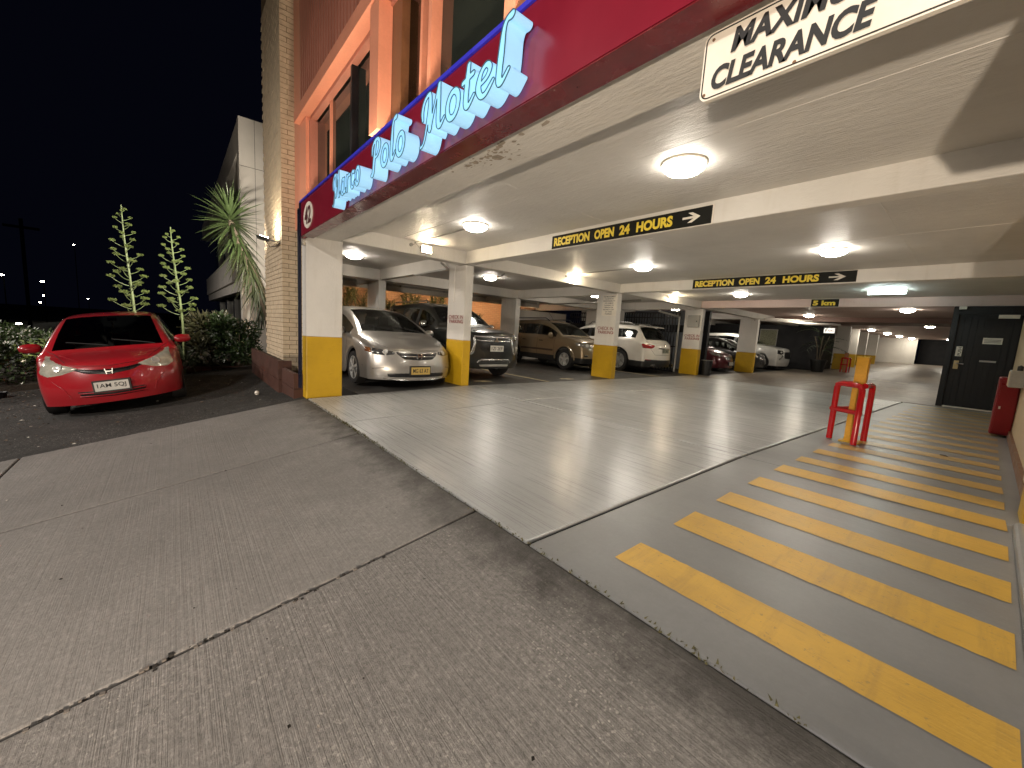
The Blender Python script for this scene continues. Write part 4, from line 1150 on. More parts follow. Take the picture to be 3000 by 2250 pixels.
HATCH = dict(L=3.9, H=1.525, R=.29, gc=.19, wheels=(-.78, -3.28), wb=-.70, wt=-1.70, rt=-3.25, rb=-3.72, sw0=-1.05, sw1=-3.45, pillars=(-2.05, -2.95), rw=.60, cf=.36, cr=.18, crown=.07, rim=.66, spokes=7,
    top=[(0, .76), (-.07, .80), (-.2, .845), (-.5, .89), (-.70, .915), (-1.20, 1.235), (-1.70, 1.475), (-2.3, 1.525), (-3.25, 1.48), (-3.72, 1.05), (-3.9, .95)],
    belt=[(0, .70), (-.3, .80), (-.70, .875), (-2, .95), (-3.9, .98)], w=[(0, .80), (-.3, .83), (-.8, .847), (-3.2, .847), (-3.9, .78)],
    nose=[(.9, 0), (.72, .035), (.60, .05), (.42, .085), (.28, .075), (.15, .03)], tail=[(.9, 0), (.6, -.02), (.4, -.08), (.2, -.04)])
WAGON = dict(L=4.78, H=1.55, R=.315, gc=.17, wheels=(-.95, -3.78), wb=-.98, wt=-2.10, rt=-4.25, rb=-4.62, sw0=-1.25, sw1=-4.35, pillars=(-2.45, -3.5), rw=.62, cf=.34, cr=.16, crown=.06, rim=.7, spokes=6,
    top=[(0, .70), (-.07, .75), (-.2, .82), (-.6, .92), (-.98, .99), (-1.5, 1.25), (-2.1, 1.475), (-2.8, 1.55), (-4.25, 1.48), (-4.62, 1.05), (-4.78, .95)],
    belt=[(0, .64), (-.3, .74), (-.98, .89), (-2.4, .96), (-4.78, 1.0)], w=[(0, .84), (-.3, .87), (-.9, .90), (-4, .90), (-4.78, .84)],
    nose=[(.8, 0), (.62, .03), (.50, .06), (.36, .09), (.24, .08), (.12, .03)], tail=[(.9, 0), (.6, -.02), (.4, -.08), (.2, -.04)])
BIGSUV = dict(L=4.8, H=1.80, R=.385, gc=.27, wheels=(-.90, -3.70), wb=-1.22, wt=-1.92, rt=-4.35, rb=-4.68, sw0=-1.4, sw1=-4.3, pillars=(-2.25, -3.2), rw=.66, cf=.24, cr=.12, crown=.06, rim=.66, spokes=6,
    top=[(0, 1.06), (-.07, 1.10), (-.25, 1.15), (-.7, 1.20), (-1.22, 1.24), (-1.6, 1.50), (-1.92, 1.70), (-2.6, 1.80), (-4.35, 1.74), (-4.68, 1.2), (-4.8, 1.1)],
    belt=[(0, 1.0), (-.3, 1.06), (-1.22, 1.13), (-2.4, 1.14), (-4.8, 1.16)], w=[(0, .86), (-.3, .885), (-.9, .908), (-4, .908), (-4.8, .86)],
    nose=[(1.1, 0), (.95, .03), (.75, .04), (.55, .075), (.4, .06), (.2, -.02)], tail=[(1.1, 0), (.7, -.02), (.5, -.08), (.3, -.03)])
BOXSUV = dict(L=4.51, H=1.70, R=.345, gc=.26, wheels=(-.87, -3.49), wb=-1.12, wt=-1.85, rt=-4.15, rb=-4.4, sw0=-1.3, sw1=-4.12, pillars=(-2.15, -3.05), rw=.66, cf=.22, cr=.1, crown=.05, rim=.64, spokes=5, clad=True,
    top=[(0, .92), (-.07, .97), (-.25, 1.02), (-.7, 1.08), (-1.12, 1.13), (-1.5, 1.41), (-1.85, 1.60), (-2.4, 1.69), (-4.15, 1.64), (-4.4, 1.1), (-4.51, 1.0)],
    belt=[(0, .87), (-.3, .93), (-1.12, 1.02), (-2.4, 1.03), (-4.51, 1.04)], w=[(0, .84), (-.3, .86), (-.9, .88), (-4, .88), (-4.51, .84)],
    nose=[(1., 0), (.85, .02), (.65, .05), (.5, .08), (.35, .06), (.2, 0)], tail=[(1.1, 0), (.7, -.02), (.5, -.08), (.3, -.03)])
SEVEN = dict(L=5.07, H=1.72, R=.39, gc=.24, wheels=(-.96, -3.835), wb=-1.2, wt=-2.0, rt=-4.42, rb=-4.93, sw0=-1.4, sw1=-4.45, pillars=(-2.35, -3.3), rw=.66, cf=.3, cr=.34, crown=.06, rim=.7, spokes=10, clad=True,
    top=[(0, .98), (-.1, 1.05), (-.5, 1.12), (-1.2, 1.2), (-1.6, 1.45), (-2.0, 1.63), (-2.8, 1.72), (-4.30, 1.66), (-4.42, 1.60), (-4.93, 1.13), (-5.0, 1.08), (-5.07, 1.05)],
    belt=[(0, .92), (-.3, .98), (-1.2, 1.06), (-2.4, 1.08), (-4.4, 1.14), (-5.07, 1.02)], w=[(0, .88), (-.3, .93), (-.96, .968), (-4, .968), (-4.7, .93), (-5.07, .88)],
    nose=[(1., 0), (.8, .03), (.55, .07), (.3, .03)], tail=[(1.05, 0), (.9, -.035), (.75, -.035), (.62, -.07), (.5, -.075), (.3, -.02)])

# --- red hatchback on the sloping apron
rc_y = -.70
red = Car((-8.42, rc_y, -1.30 + .13 * (rc_y - 1.5)), 0.0, 'small red hatchback parked outside on the dark asphalt at the left', carpaint('red_car_paint', (.36, .006, .014)), HATCH, tilt=atan2(.13, 1))
red.headlight([(.32, .72), (.48, .80), (.62, .88), (.715, .905)], [(.32, .71), (.50, .635), (.66, .60), (.775, .655)], m=HEADY, lamp=.055)
red.patch('grille', [(-.42, .735), (-.2, .70), (0, .69), (.2, .70), (.42, .735)], [(-.42, .715), (-.25, .63), (0, .595), (.25, .63), (.42, .715)], 'f', MESH, lift=.006, n=16)
red.stripe('grille_bar', [(-.34, .705), (-.15, .672), (0, .663), (.15, .672), (.34, .705)], .014, 'f', MESH, lift=.012)
red.patch('air_intake', [(-.42, .40), (0, .385), (.42, .40)], [(-.36, .285), (0, .265), (.36, .285)], 'f', MESH, lift=.006)
for z in (.36, .315): red.stripe('intake_slat', [(-.36, z), (0, z - .012), (.36, z)], .018, 'f', red.paint, lift=.010)
red.stripe('bumper_crease', [(-.62, .56), (-.50, .42), (-.46, .30)], .012, 'f', red.paint, lift=.004); red.stripe('bumper_crease', [(.62, .56), (.50, .42), (.46, .30)], .012, 'f', red.paint, lift=.004)
red.stripe('bonnet_gap', [(-.70, .955), (-.40, .765), (0, .725), (.40, .765), (.70, .955)], .007, 'f', PLASTIC, lift=.001)
h, nn = red.cast(0, .648, 'f')
em = MB(); x = h.x + .02
for sg in (-1, 1): em.bar((x + .004, sg * .030, .612), (x + .004, sg * .042, .695), .014, .01)
em.box(x, x + .009, -.03, .03, .646, .660); put('badge', em, SILV, red.t, local=True)
for sg in (-1, 1): red.stripe('bonnet_crease', [(-.12, sg * .30), (-.4, sg * .44), (-.68, sg * .56)], .012, 't', red.paint, lift=-.002)
red.plate(.44, '1AM 5QJ', PLATE_W, PINK)
red.mirrors(-1.18, 1.0); red.seams((-1.0, -2.08, -3.0), .32, .95); red.handles((-1.85, -2.8), .86); red.wipers()
put('dashboard_light', MB().box(-1.9, -1.86, -.06, .06, 1.36, 1.42), PLASTIC, red.t, local=True)
put('hanging_charm', MB().tube([(-1.72, 0, 1.38), (-1.70, .005, 1.30), (-1.70, 0, 1.22)], [.006, .014, .01], 6), SIGNW, red.t, local=True)

# --- silver people carrier
sil = Car((-6.80, 3.45, -1.155), 0, 'silver people carrier with a yellow number plate parked between the first two pillars', carpaint('silver_paint', (.42, .40, .37), .75, .34), WAGON)
sil.headlight([(.44, .69), (.60, .715), (.77, .745)], [(.42, .635), (.58, .60), (.78, .615)], m=HEADD, lamp=.045)
sil.headlight([(.77, .74), (.83, .75)], [(.78, .63), (.84, .66)], m=AMBER, lamp=0)
gr = sil.patch('grille', [(-.44, .685), (0, .69), (.44, .685)], [(-.40, .63), (-.28, .53), (0, .515), (.28, .53), (.40, .63)], 'f', MESH, n=18)
for z, hw in ((.655, .41), (.60, .36)): sil.patch('grille_bar', [(-hw, z + .016), (0, z + .014), (hw, z + .016)], [(-hw, z - .012), (0, z - .016), (hw, z - .012)], 'f', CHROME, gr, lift=.016, n=12, k=2)
h, nn = sil.cast(0, .61, 'f'); x = h.x + .03
em = MB(); em.lathe([(.058, 0), (.066, .006), (.058, .012)], (x - .01, 0, .61), 20, ax=(1, 0, 0))
for sg in (-1, 1): em.bar((x, sg * .028, .572), (x, sg * .034, .648), .016, .012)
em.bar((x, -.03, .61), (x, .03, .61), .016, .012); put('badge', em, CHROME, sil.t, local=True)
sil.patch('air_intake', [(-.62, .30), (0, .315), (.62, .30)], [(-.60, .215), (0, .205), (.60, .215)], 'f', MESH, n=14)
sil.stripe('chin_lip', [(-.70, .17), (0, .165), (.70, .17)], .02, 'f', SILV)
sil.stripe('bonnet_gap', [(-.72, .84), (-.45, .705), (0, .705), (.45, .705), (.72, .84)], .007, 'f', PLASTIC, lift=.0)
for sg in (-1, 1): sil.stripe('bumper_crease', [(sg * .62, .395), (sg * .78, .37), (sg * .86, .40)], .010, 'f', PLASTIC, lift=.0)
sil.plate(.345, 'MG 63 AT', PLATE_Y, PINK)
sil.mirrors(-1.5, 1.0, size=(.11, .12, .085)); sil.seams((-1.3, -2.45, -3.55), .3, .95); sil.handles((-2.25, -3.35), .86); sil.wipers()

# --- dark four wheel drive
dk = Car((-7.30, 5.62, -1.13), 0, 'black four wheel drive with chrome grille bars behind the second pillar', carpaint('black_car_paint', (.012, .014, .013), .2, .3), BIGSUV, 'four wheel drive')
gr = dk.patch('grille', [(-.50, 1.02), (0, 1.03), (.50, 1.02)], [(-.44, .62), (0, .60), (.44, .62)], 'f', MESH, n=14)
for z, hw in ((.99, .56), (.90, .50)): dk.patch('grille_bar', [(-hw, z + .03), (0, z + .02), (hw, z + .03)], [(-hw, z - .01), (0, z - .022), (hw, z - .01)], 'f', SILV, gr, lift=.02, n=14, k=2)
for sg in (-1, 1):
    dk.patch('chrome_flank', [(sg * .52, 1.0), (sg * .50, .84), (sg * .56, .62), (sg * .66, .56)], [(sg * .58, .99), (sg * .57, .84), (sg * .64, .64), (sg * .72, .58)], 'f', SILV, lift=.02, n=10, k=2)
    dk.patch('fog_lamp', [(sg * .66, .80), (sg * .80, .82)], [(sg * .67, .60), (sg * .80, .62)], 'f', HEADL, lift=.012)
dk.headlight([(.58, 1.02), (.72, 1.04), (.82, 1.06)], [(.58, .93), (.72, .92), (.83, .95)], m=HEADD, lamp=.04)
dk.patch('skid_bar', [(-.50, .42), (-.40, .50), (0, .50), (.40, .50), (.50, .42)], [(-.48, .39), (-.38, .46), (0, .46), (.38, .46), (.48, .39)], 'f', SILV, lift=.02, n=16, k=2)
dk.patch('skid_plate', [(-.45, .37), (0, .38), (.45, .37)], [(-.40, .31), (0, .31), (.40, .31)], 'f', GREY, lift=.012)
h, nn = dk.cast(0, .93, 'f'); x = h.x + .03; em = MB()
for a in (90, 210, 330):
    d = Vector((0, cos(radians(a)), sin(radians(a)))); e = Vector((0, -d.z, d.y)); c0 = Vector((x, 0, .925))
    em.prism([c0, c0 + d * .035 + e * .02, c0 + d * .07, c0 + d * .035 - e * .02], (.008, 0, 0))
put('badge', em, CHROME, dk.t, local=True)
dk.plate(.74, '1ZI 2EF', PLATE_W, PINK, frame=False)
dk.mirrors(-1.62, 1.2, CHROME, (.11, .12, .1)); dk.seams((-1.4, -2.3, -3.25), .45, 1.12); dk.handles((-2.1, -3.0), 1.02, CHROME); dk.wipers()
for sg in (-1, 1): put('roof_rail', MB().tube([(-1.95, sg * .60, 1.66), (-2.2, sg * .6, 1.80), (-4.1, sg * .6, 1.80), (-4.3, sg * .6, 1.72)], .016, 6), SILV, dk.t, local=True, smooth=True)

# --- gold four wheel drive
gd = Car((-8.28, 10.82, -1.13), 0, 'bronze gold four wheel drive parked behind the third pillar', carpaint('gold_paint', (.27, .205, .125), .6, .36), BOXSUV, 'four wheel drive')
gd.headlight([(.46, .90), (.66, .92), (.84, .95)], [(.44, .76), (.66, .74), (.85, .80)], lamp=.06)
gd.patch('grille', [(-.40, .90), (0, .905), (.40, .90)], [(-.38, .76), (0, .74), (.38, .76)], 'f', MESH, n=12)
gd.patch('air_intake', [(-.45, .48), (0, .48), (.45, .48)], [(-.42, .38), (0, .37), (.42, .38)], 'f', MESH, n=12)
for sg in (-1, 1): gd.patch('fog_lamp', [(sg * .62, .56), (sg * .74, .56)], [(sg * .62, .48), (sg * .74, .48)], 'f', HEADD, lift=.01)
gd.mirrors(-1.5, 1.12, None, (.11, .12, .1)); gd.seams((-1.35, -2.2, -3.1), .4, 1.02); gd.handles((-2.0, -2.9), .92, PLASTIC)
for sd_ in 'lr': gd.stripe('rubbing_strip', [(-1.4, .62), (-2.2, .62), (-3.05, .62)], .07, sd_, mat('brown_trim', (.05, .03, .02), .6), lift=-.01)
for sd_, sg in (('l', 1), ('r', -1)):
    P = []
    for k in range(13):
        a = pi * k / 12; hh, n2 = gd.cast(-.87 + .44 * cos(a), .345 + .44 * sin(a), sd_); P.append(hh)
    put('arch_flare', MB().tube(P, .028, 6), gd.paint, gd.t, local=True, smooth=True)
for sg in (-1, 1): put('roof_rail', MB().tube([(-1.9, sg * .60, 1.62), (-2.1, sg * .6, 1.72), (-3.9, sg * .6, 1.70), (-4.1, sg * .6, 1.63)], .016, 6), PLASTIC, gd.t, local=True, smooth=True)
put('aerial', MB().tube([(-2.0, -.3, 1.64), (-2.35, -.3, 2.0)], .004, 5), PLASTIC, gd.t, local=True)

# --- white seven seater, seen from behind
wh = Car((-12.37, 13.06, -1.13), pi, 'white seven seat four wheel drive seen from behind, beside the barred gate', carpaint('white_paint', (.62, .59, .53), 0, .3), SEVEN, 'four wheel drive')
for sg in (-1, 1):
    wh.patch('tail_lamp', [(sg * .50, 1.0), (sg * .70, 1.03), (sg * .87, 1.05)], [(sg * .50, .93), (sg * .62, .86), (sg * .88, .86)], 'b', TAILR, lift=.012, n=12)
    wh.patch('reflector', [(sg * .62, .50), (sg * .80, .50)], [(sg * .62, .47), (sg * .80, .47)], 'b', TAILR, lift=.01)
wh.patch('bumper_cladding', [(-.88, .52), (0, .50), (.88, .52)], [(-.84, .28), (0, .26), (.84, .28)], 'b', PLASTIC, lift=.012, n=20)
wh.stripe('chrome_strip', [(-.36, .885), (0, .89), (.36, .885)], .03, 'b', CHROME, lift=.012)
wh.stripe('tailgate_gap', [(-.70, 1.12), (-.64, .84), (-.50, .66), (0, .655), (.50, .66), (.64, .84), (.70, 1.12)], .009, 'b', PLASTIC, lift=.0)
wh.plate(.80, 'ABZ 17K' if False else '1FT 8RC', mat('plate_dark', (.20, .22, .17), .4), PINK, 'b', frame=False)
h, nn = wh.cast(0, 1.0, 'b'); put('badge', MB().lathe([(.05, 0), (.056, .008), (.045, .012), (.04, .004)], h, 18, ax=(-1, 0, .1)), CHROME, wh.t, local=True, smooth=True)
for sg in (-1, 1): put('exhaust', MB().lathe([(.045, 0), (.045, .1), (.035, .1), (.035, 0)], (-4.98, sg * .6, .30), 14, ax=(-1, 0, 0)), CHROME, wh.t, local=True, smooth=True)
put('spoiler', MB().hexa([(-4.35, -.58, 1.64), (-4.35, .58, 1.64), (-4.66, .54, 1.60), (-4.66, -.54, 1.60), (-4.35, -.58, 1.68), (-4.35, .58, 1.68), (-4.66, .54, 1.625), (-4.66, -.54, 1.625)]), wh.paint, wh.t, local=True)
wh.mirrors(-1.55, 1.16, None, (.11, .12, .1)); wh.seams((-1.5, -2.4, -3.35), .4, 1.05); wh.handles((-2.2, -3.1), .98)
for sg in (-1, 1): put('roof_rail', MB().tube([(-2.1, sg * .60, 1.62), (-2.3, sg * .6, 1.75), (-4.0, sg * .6, 1.74), (-4.2, sg * .6, 1.64)], .016, 6), SILV, wh.t, local=True, smooth=True)

# --- maroon hatch and the two noses further in
mr = Car((-7.22, 18.35, -1.13), 0, 'maroon car with its nose beside the plain pillar', carpaint('maroon_paint', (.10, .008, .014), .3, .3), dict(WAGON, L=4.5, H=1.6, wheels=(-.9, -3.5)))
mr.headlight([(.44, .74), (.62, .79), (.80, .84)], [(.46, .66), (.62, .64), (.82, .70)], lamp=.05)
gr = mr.patch('grille', [(-.40, .70), (0, .71), (.40, .70)], [(-.34, .50), (0, .48), (.34, .50)], 'f', MESH, n=12)
for z in (.66, .60, .54): mr.stripe('grille_bar', [(-.34, z), (0, z), (.34, z)], .018, 'f', CHROME, gr, lift=.012)
mr.plate(.36, '1CQ 7LD', PLATE_W, PINK); mr.mirrors(-1.5, 1.0)
gy = Car((-6.95, 21.5, -1.12), 0, 'dark grey car showing only its nose behind the plain pillar', carpaint('grey_paint', (.05, .05, .052), .6, .32), HATCH)
gy.headlight([(.40, .72), (.56, .79), (.72, .88)], [(.42, .66), (.56, .62), (.74, .72)], lamp=.055)
gy.patch('air_intake', [(-.42, .48), (0, .47), (.42, .48)], [(-.36, .30), (0, .28), (.36, .30)], 'f', MESH)
gy.stripe('chrome_strip', [(-.4, .58), (0, .56), (.4, .58)], .03, 'f', CHROME, lift=.01); gy.mirrors(-1.18, 1.0)
w2 = Car((-6.55, 23.65, -1.08), 0, 'white car nose with dark headlamps in front of the black wall', carpaint('white_paint_far', (.60, .60, .58), 0, .3), dict(BIGSUV, H=1.7, gc=.22))
w2.headlight([(.50, 1.0), (.68, 1.02), (.84, 1.04)], [(.50, .84), (.68, .78), (.85, .82)], m=HEADD, lamp=.05)
w2.patch('grille', [(-.46, .98), (0, 1.0), (.46, .98)], [(-.46, .56), (0, .54), (.46, .56)], 'f', MESH, n=12)
for sg in (-1, 1): w2.patch('chrome_flank', [(sg * .50, .84), (sg * .52, .70), (sg * .66, .52)], [(sg * .60, .80), (sg * .64, .70), (sg * .80, .56)], 'f', SILV, lift=.015, k=2)
w2.mirrors(-1.6, 1.2)

# ------------------------------------------------------------------ back of the bays
wl = thing('boundary_wall', (-15.5, 6, -1.2), 'warm lit orange brick wall behind the plants at the back of the bays', 'wall')
put('wall', MB().box(-15.7, -15.5, 2.5, 14.6, -1.3, 2.4), BACKBRICK, wl)
for k in range(40):                           # bricks standing proud
    y = 2.6 + random.random() * 7.4; z = -.2 + .086 * random.randint(0, 18)
    put('brick', MB().box(-15.51, -15.465, y, y + .23, z, z + .076), BACKBRICK, wl)
bk = thing('garage_rear_wall', (-13.2, 12, -1.2), 'pale rendered wall at the back of the third bay', 'wall')
put('wall', MB().box(-13.4, -13.2, 10.95, 14.3, -1.2, 1.0), WHITE, bk)
put('courtyard_wall', MB().box(-16, -7.5, 17.0, 17.1, -1.2, 1.5), mat('bluish_white_paint', (.5, .53, .58), .7), bk) if False else None
rl = thing('rail_fence', (-14, 11, 1.0), 'dark pipe rail above the pale wall', 'rail')
put('rail', MB().tube([(-13.3, 10.5, 1.02), (-13.3, 14.4, 1.02)], .03, 8), BLACK, rl)
for k in range(5): put('hook', MB().box(-13.33, -13.30, 10.9 + k * .8, 10.94 + k * .8, .88, 1.02), BLACK, rl)
# gates
def gate(x0, x1, yv, z0, z1, label, solid_to=None, step=.12):
    t = thing('barred_gate', ((x0 + x1) / 2, yv, z0), label, 'gate', 'black steel gates')
    fr = MB()
    for z in (z0, z0 + (z1 - z0) * .42, z1 - .22, z1 - .03): fr.box(x0, x1, yv - .02, yv + .02, z, z + .045)
    for x in (x0, x1 - .05): fr.box(x, x + .05, yv - .025, yv + .025, z0, z1)
    put('frame', fr, BLACK, t)
    x = x0 + .1
    while x < x1 - .08: put('bar', MB().box(x, x + .03, yv - .012, yv + .012, z0, z1), BLACK, t); x += step
    if solid_to: put('panel', MB().box(x0 + .05, x1 - .05, yv - .015, yv + .005, z0, solid_to), BLACKW, t)
    return t
gate(-10.1, -7.64, 14.56, -1.12, 1.12, 'tall barred black gate behind the white car')
gate(-13.1, -12.0, 14.5, -1.12, 1.10, 'black gate with solid lower panel and bars on top, at the rear of the bay', .62)
dkp = thing('dark_backdrop_wall', (-9, 15.2, -1.1), 'dark wall beyond the barred gate', 'wall')
put('wall', MB().box(-13.2, -7.6, 16.9, 17.0, -1.15, 1.4), mat('courtyard_bluish_light', (.22, .24, .27), .7), dkp)  # bluish light on this wall is put into its colour
put('wall', MB().box(-12.0, -10.1, 14.5, 14.6, -1.15, 1.2), WHITE, dkp)
put('ledge', MB().box(-13.2, -7.6, 16.6, 16.89, .45, .75), BLACKW, dkp)
# open gate leaf and bin beside pillar four
og = thing('open_gate_leaf', (-6.95, 15.0, -1.13), 'black steel gate leaf standing open beside the fourth pillar', 'gate', 'black steel gates')
put('post', MB().box(-7.02, -6.86, 15.2, 15.36, -1.13, 1.22), BLACK, og)
put('panel', MB().box(-7.3, -7.0, 15.0, 15.05, -1.10, .55), BLACKW, og)
for k in range(3): put('bar', MB().box(-7.26 + .1 * k, -7.23 + .1 * k, 15.0, 15.04, .55, 1.15), BLACK, og)
put('rail', MB().box(-7.3, -7.0, 14.99, 15.05, 1.12, 1.18), BLACK, og)
bn = thing('wire_basket', (-6.72, 14.9, -1.13), 'small black wire bin at the foot of the fourth pillar', 'bin')
put('body', MB().lathe([(.001, .01), (.15, .01), (.19, .55), (.17, .55), (.14, .03)], (-6.62, 14.92, -1.13), 14), PLASTIC, bn)
put('rim', MB().tube([(-6.62 + .19 * cos(a * pi / 8), 14.92 + .19 * sin(a * pi / 8), -.58) for a in range(17)], .012, 5), STEEL, bn)
# rear room of bays four and five
rr_ = thing('black_room', (-9, 26, -1.1), 'black painted wall and corner of the enclosed room at the end of the bays', 'wall')
put('wall', MB().box(-13, -5.85, 25.6, 25.8, -1.1, 1.32), BLACKW, rr_)
put('wall', MB().box(-6.05, -5.85, 25.8, 29, -1.1, 1.32), BLACKW, rr_)
put('wall', MB().box(-12.6, -12.4, 14.7, 25.6, -1.2, .75), BLACKW, rr_)
put('wall', MB().box(-12.6, -12.4, 14.7, 25.6, .75, 1.5), WHITE, rr_)
def painting(x0, x1, yv, z0, z1, label):
    t = thing('picture', ((x0 + x1) / 2, yv, z0), label, 'picture', 'speckled pictures on the black walls')
    put('frame', MB().box(x0 - .04, x1 + .04, yv - .02, yv, z0 - .04, z1 + .04), GREY, t)
    put('canvas', MB().box(x0, x1, yv - .03, yv - .02, z0, z1), mat('speckled_canvas', (.20, .20, .13), .7, vary=.6, vs=20, fine=60), t)
painting(-8.55, -7.75, 25.59, .18, 1.02, 'speckled green picture on the black wall above the car noses')
t = thing('picture', (-12.38, 19.8, .2), 'speckled picture on the black side wall beyond the maroon car', 'picture', 'speckled pictures on the black walls')
put('frame', MB().box(-12.39, -12.36, 20.2, 21.4, .05, .72), GREY, t); put('canvas', MB().box(-12.37, -12.35, 20.25, 21.35, .1, .68), MATS['speckled_canvas'], t)
# far end
fe = thing('far_wall', (-4.7, 46, -.55), 'pale partition wall at the far end of the garage', 'wall')
put('wall', MB().box(-6.8, -3.95, 46, 46.2, -.6, 1.52), WHITE, fe)
put('wall', MB().box(-4.02, -3.9, 45.9, 46.0, -.6, 1.52), WHITE, fe)
fd = thing('far_dark_wall', (-2, 47, -.55), 'dark wall at the very end of the garage, right of the pale partition', 'wall')
put('wall', MB().box(-3.9, .3, 47.6, 47.8, -.6, 1.52), BLACKW, fd)
lw = thing('left_far_wall', (-8.5, 36, -.8), 'white wall along the left of the far part of the garage', 'wall')
put('wall', MB().box(-9.2, -9.0, 29, 47, -1.0, 1.52), WHITE, lw)
# stairs sign, pot plant, timber post with its red guard
ss = thing('stairs_sign', (-5.3, 25.5, .8), 'small white STAIRS sign hanging in front of the potted palm', 'sign')
put('board', MB().box(-5.62, -5.18, 25.40, 25.42, .95, 1.2), emis('lit_sign_white', (1, .95, .85), .45), ss)
lettering('lettering', 'STAIRS', (-5.58, 25.398, 1.02), (1, 0, 0), (0, 0, 1), .36, .10, REDINK, ss, bold=.0)
put('hanger', MB().box(-5.41, -5.39, 25.40, 25.42, 1.2, 1.5), STEEL, ss)

def leaf_blade(L, wd, curl, fold=.25, seg=4):
    """one sword shaped leaf along +x, curving down"""
    v = []; f = []
    for i in range(seg + 1):
        t = i / seg; ww = wd * (1 - t) ** .7 * (0.55 + .9 * t if t < .4 else .91) * .5
        a = curl * t; x = L * t * cos(a * .5); z = -L * t * sin(a * .5)
        v += [(x, -ww, z + ww * fold), (x, 0, z), (x, ww, z + ww * fold)]
    for i in range(seg):
        b = 3 * i; f += [(b, b + 1, b + 4, b + 3), (b + 1, b + 2, b + 5, b + 4)]
    return v, f
def add_blade(mb, o, az, el_, L, wd, curl, mi=0, seg=4):
    v, f = leaf_blade(L, wd, curl, seg=seg); M = Matrix.Translation(o) @ Matrix.Rotation(az, 4, 'Z') @ Matrix.Rotation(-el_, 4, 'Y')
    b = len(mb.v); mb.v += [tuple(M @ Vector(p)) for p in v]; mb.f += [tuple(b + i for i in q) for q in f]; mb.m += [mi] * len(f)

dl = thing('downlight', (-5.55, 25.0, 1.5), 'small downlight on the ceiling above the potted palm', 'downlight')
put('can', MB().lathe([(.10, 0), (.10, -.06), (.085, -.06), (.085, -.01)], (-5.55, 24.7, 1.5), 14), SIGNW, dl); put('lens', MB().lathe([(.084, -.05), (.001, -.055)], (-5.55, 24.7, 1.5), 14), DIFF_FAR, dl)
pp = thing('potted_palm', (-5.55, 25.0, -1.04), 'tall palm in a black pot before the black room corner', 'potted plant')
put('pot', MB().lathe([(.001, 0), (.24, 0), (.33, .55), (.36, .56), (.36, .62), (.31, .62), (.29, .5), (.001, .5)], (-5.55, 25.0, -1.04), 18), PLASTIC, pp, smooth=True)
for k in range(4):
    a = k * 1.7; put('stem', MB().tube([(-5.55 + .05 * cos(a), 25 + .05 * sin(a), -.55), (-5.55 + .14 * cos(a), 25 + .14 * sin(a), .2), (-5.55 + .3 * cos(a), 25 + .3 * sin(a), .75)], .025, 6), TRUNK, pp)
mb = MB()
for k in range(17):
    a = random.uniform(0, 2 * pi); z = random.uniform(-.2, 1.0); o = Vector((-5.55 + .15 * cos(a), 25 + .15 * sin(a), z)); e = random.uniform(.1, 1.1)
    d = Vector((cos(a) * cos(e), sin(a) * cos(e), sin(e))); q = []
    for i in range(7): t = i / 6; q.append(o + d * t * .95 + Vector((0, 0, -.45 * t * t)))
    mb.tube(q, .008, 4)
    for i in range(1, 7):
        for sg in (-1, 1): add_blade(mb, q[i], a + sg * 1.1, e - .5 * i / 6, .30, .035, .8, seg=2)
put('fronds', mb, YUCCA, pp, recalc=False)

def tubular_guard(c, label, far=False):
    x, y, z = c
    t = thing('bollard_guard', c, label, 'guard rail', 'red tubular guards')
    r = .034; h = .74
    L = (x - .19, y + .07); A = (x + .09, y - .11); Bk = (x + .12, y + .33); Lb = (x - .14, y + .40)
    put('hoop', MB().tube([(L[0], L[1], z), (L[0], L[1], z + h - .05), (L[0] + .02, L[1] - .01, z + h - .01), (L[0] + .06, L[1] - .03, z + h), (A[0] - .06, A[1] + .03, z + h), (A[0] - .02, A[1] + .01, z + h - .01), (A[0], A[1], z + h - .05), (A[0], A[1], z)], r, 12), RED, t, smooth=True)
    put('hoop', MB().tube([(Bk[0], Bk[1], z), (Bk[0], Bk[1], z + h - .05), (Bk[0], Bk[1] - .02, z + h - .01), (Bk[0] - .01, Bk[1] - .07, z + h), (A[0] + .01, A[1] + .05, z + h)], r, 12), RED, t, smooth=True)
    put('rail', MB().tube([(L[0], L[1], z + h - .02), (L[0] + .03, L[1] + .12, z + h), (Bk[0] - .1, Bk[1], z + h), (Bk[0], Bk[1], z + h - .03)], r * .9, 10), RED, t, smooth=True)
    put('rail', MB().tube([(L[0] - .03, L[1] + .01, z + .40), (A[0] + .02, A[1] - .01, z + .40)], r * .85, 10), RED, t, smooth=True)
    put('rail', MB().tube([(L[0], L[1], z + .40), (L[0] + .12, L[1] + .3, z + .40)], r * .8, 8), RED, t, smooth=True)
    return t
tubular_guard((-1.04, 6.57, -1.133), 'red tubular guard round the near yellow post')
po = thing('bollard', (-1.02, 6.66, -1.135), 'square yellow post standing inside the red tubular guard', 'bollard')
bevel(put('post', MB().box(-1.075, -.955, 6.60, 6.72, -1.135, -.045), mat('post_yellow', (.60, .30, .012), .38, vary=.15, vs=5), po), .008)
put('cap', MB().box(-1.08, -.95, 6.595, 6.725, -.046, -.032), YELLOW, po)
put('base_plate', MB().box(-1.12, -.91, 6.56, 6.76, -1.136, -1.120), YELLOW, po)
tubular_guard((-4.75, 26.6, -1.0), 'red tubular guard round the far timber post')
tp = thing('timber_post', (-4.78, 26.75, -1.0), 'orange timber post inside the far red guard', 'post')
put('post', MB().box(-4.86, -4.72, 26.66, 26.80, -1.0, .02), mat('post_timber', (.35, .14, .05), .6, vary=.2, vs=9), tp)

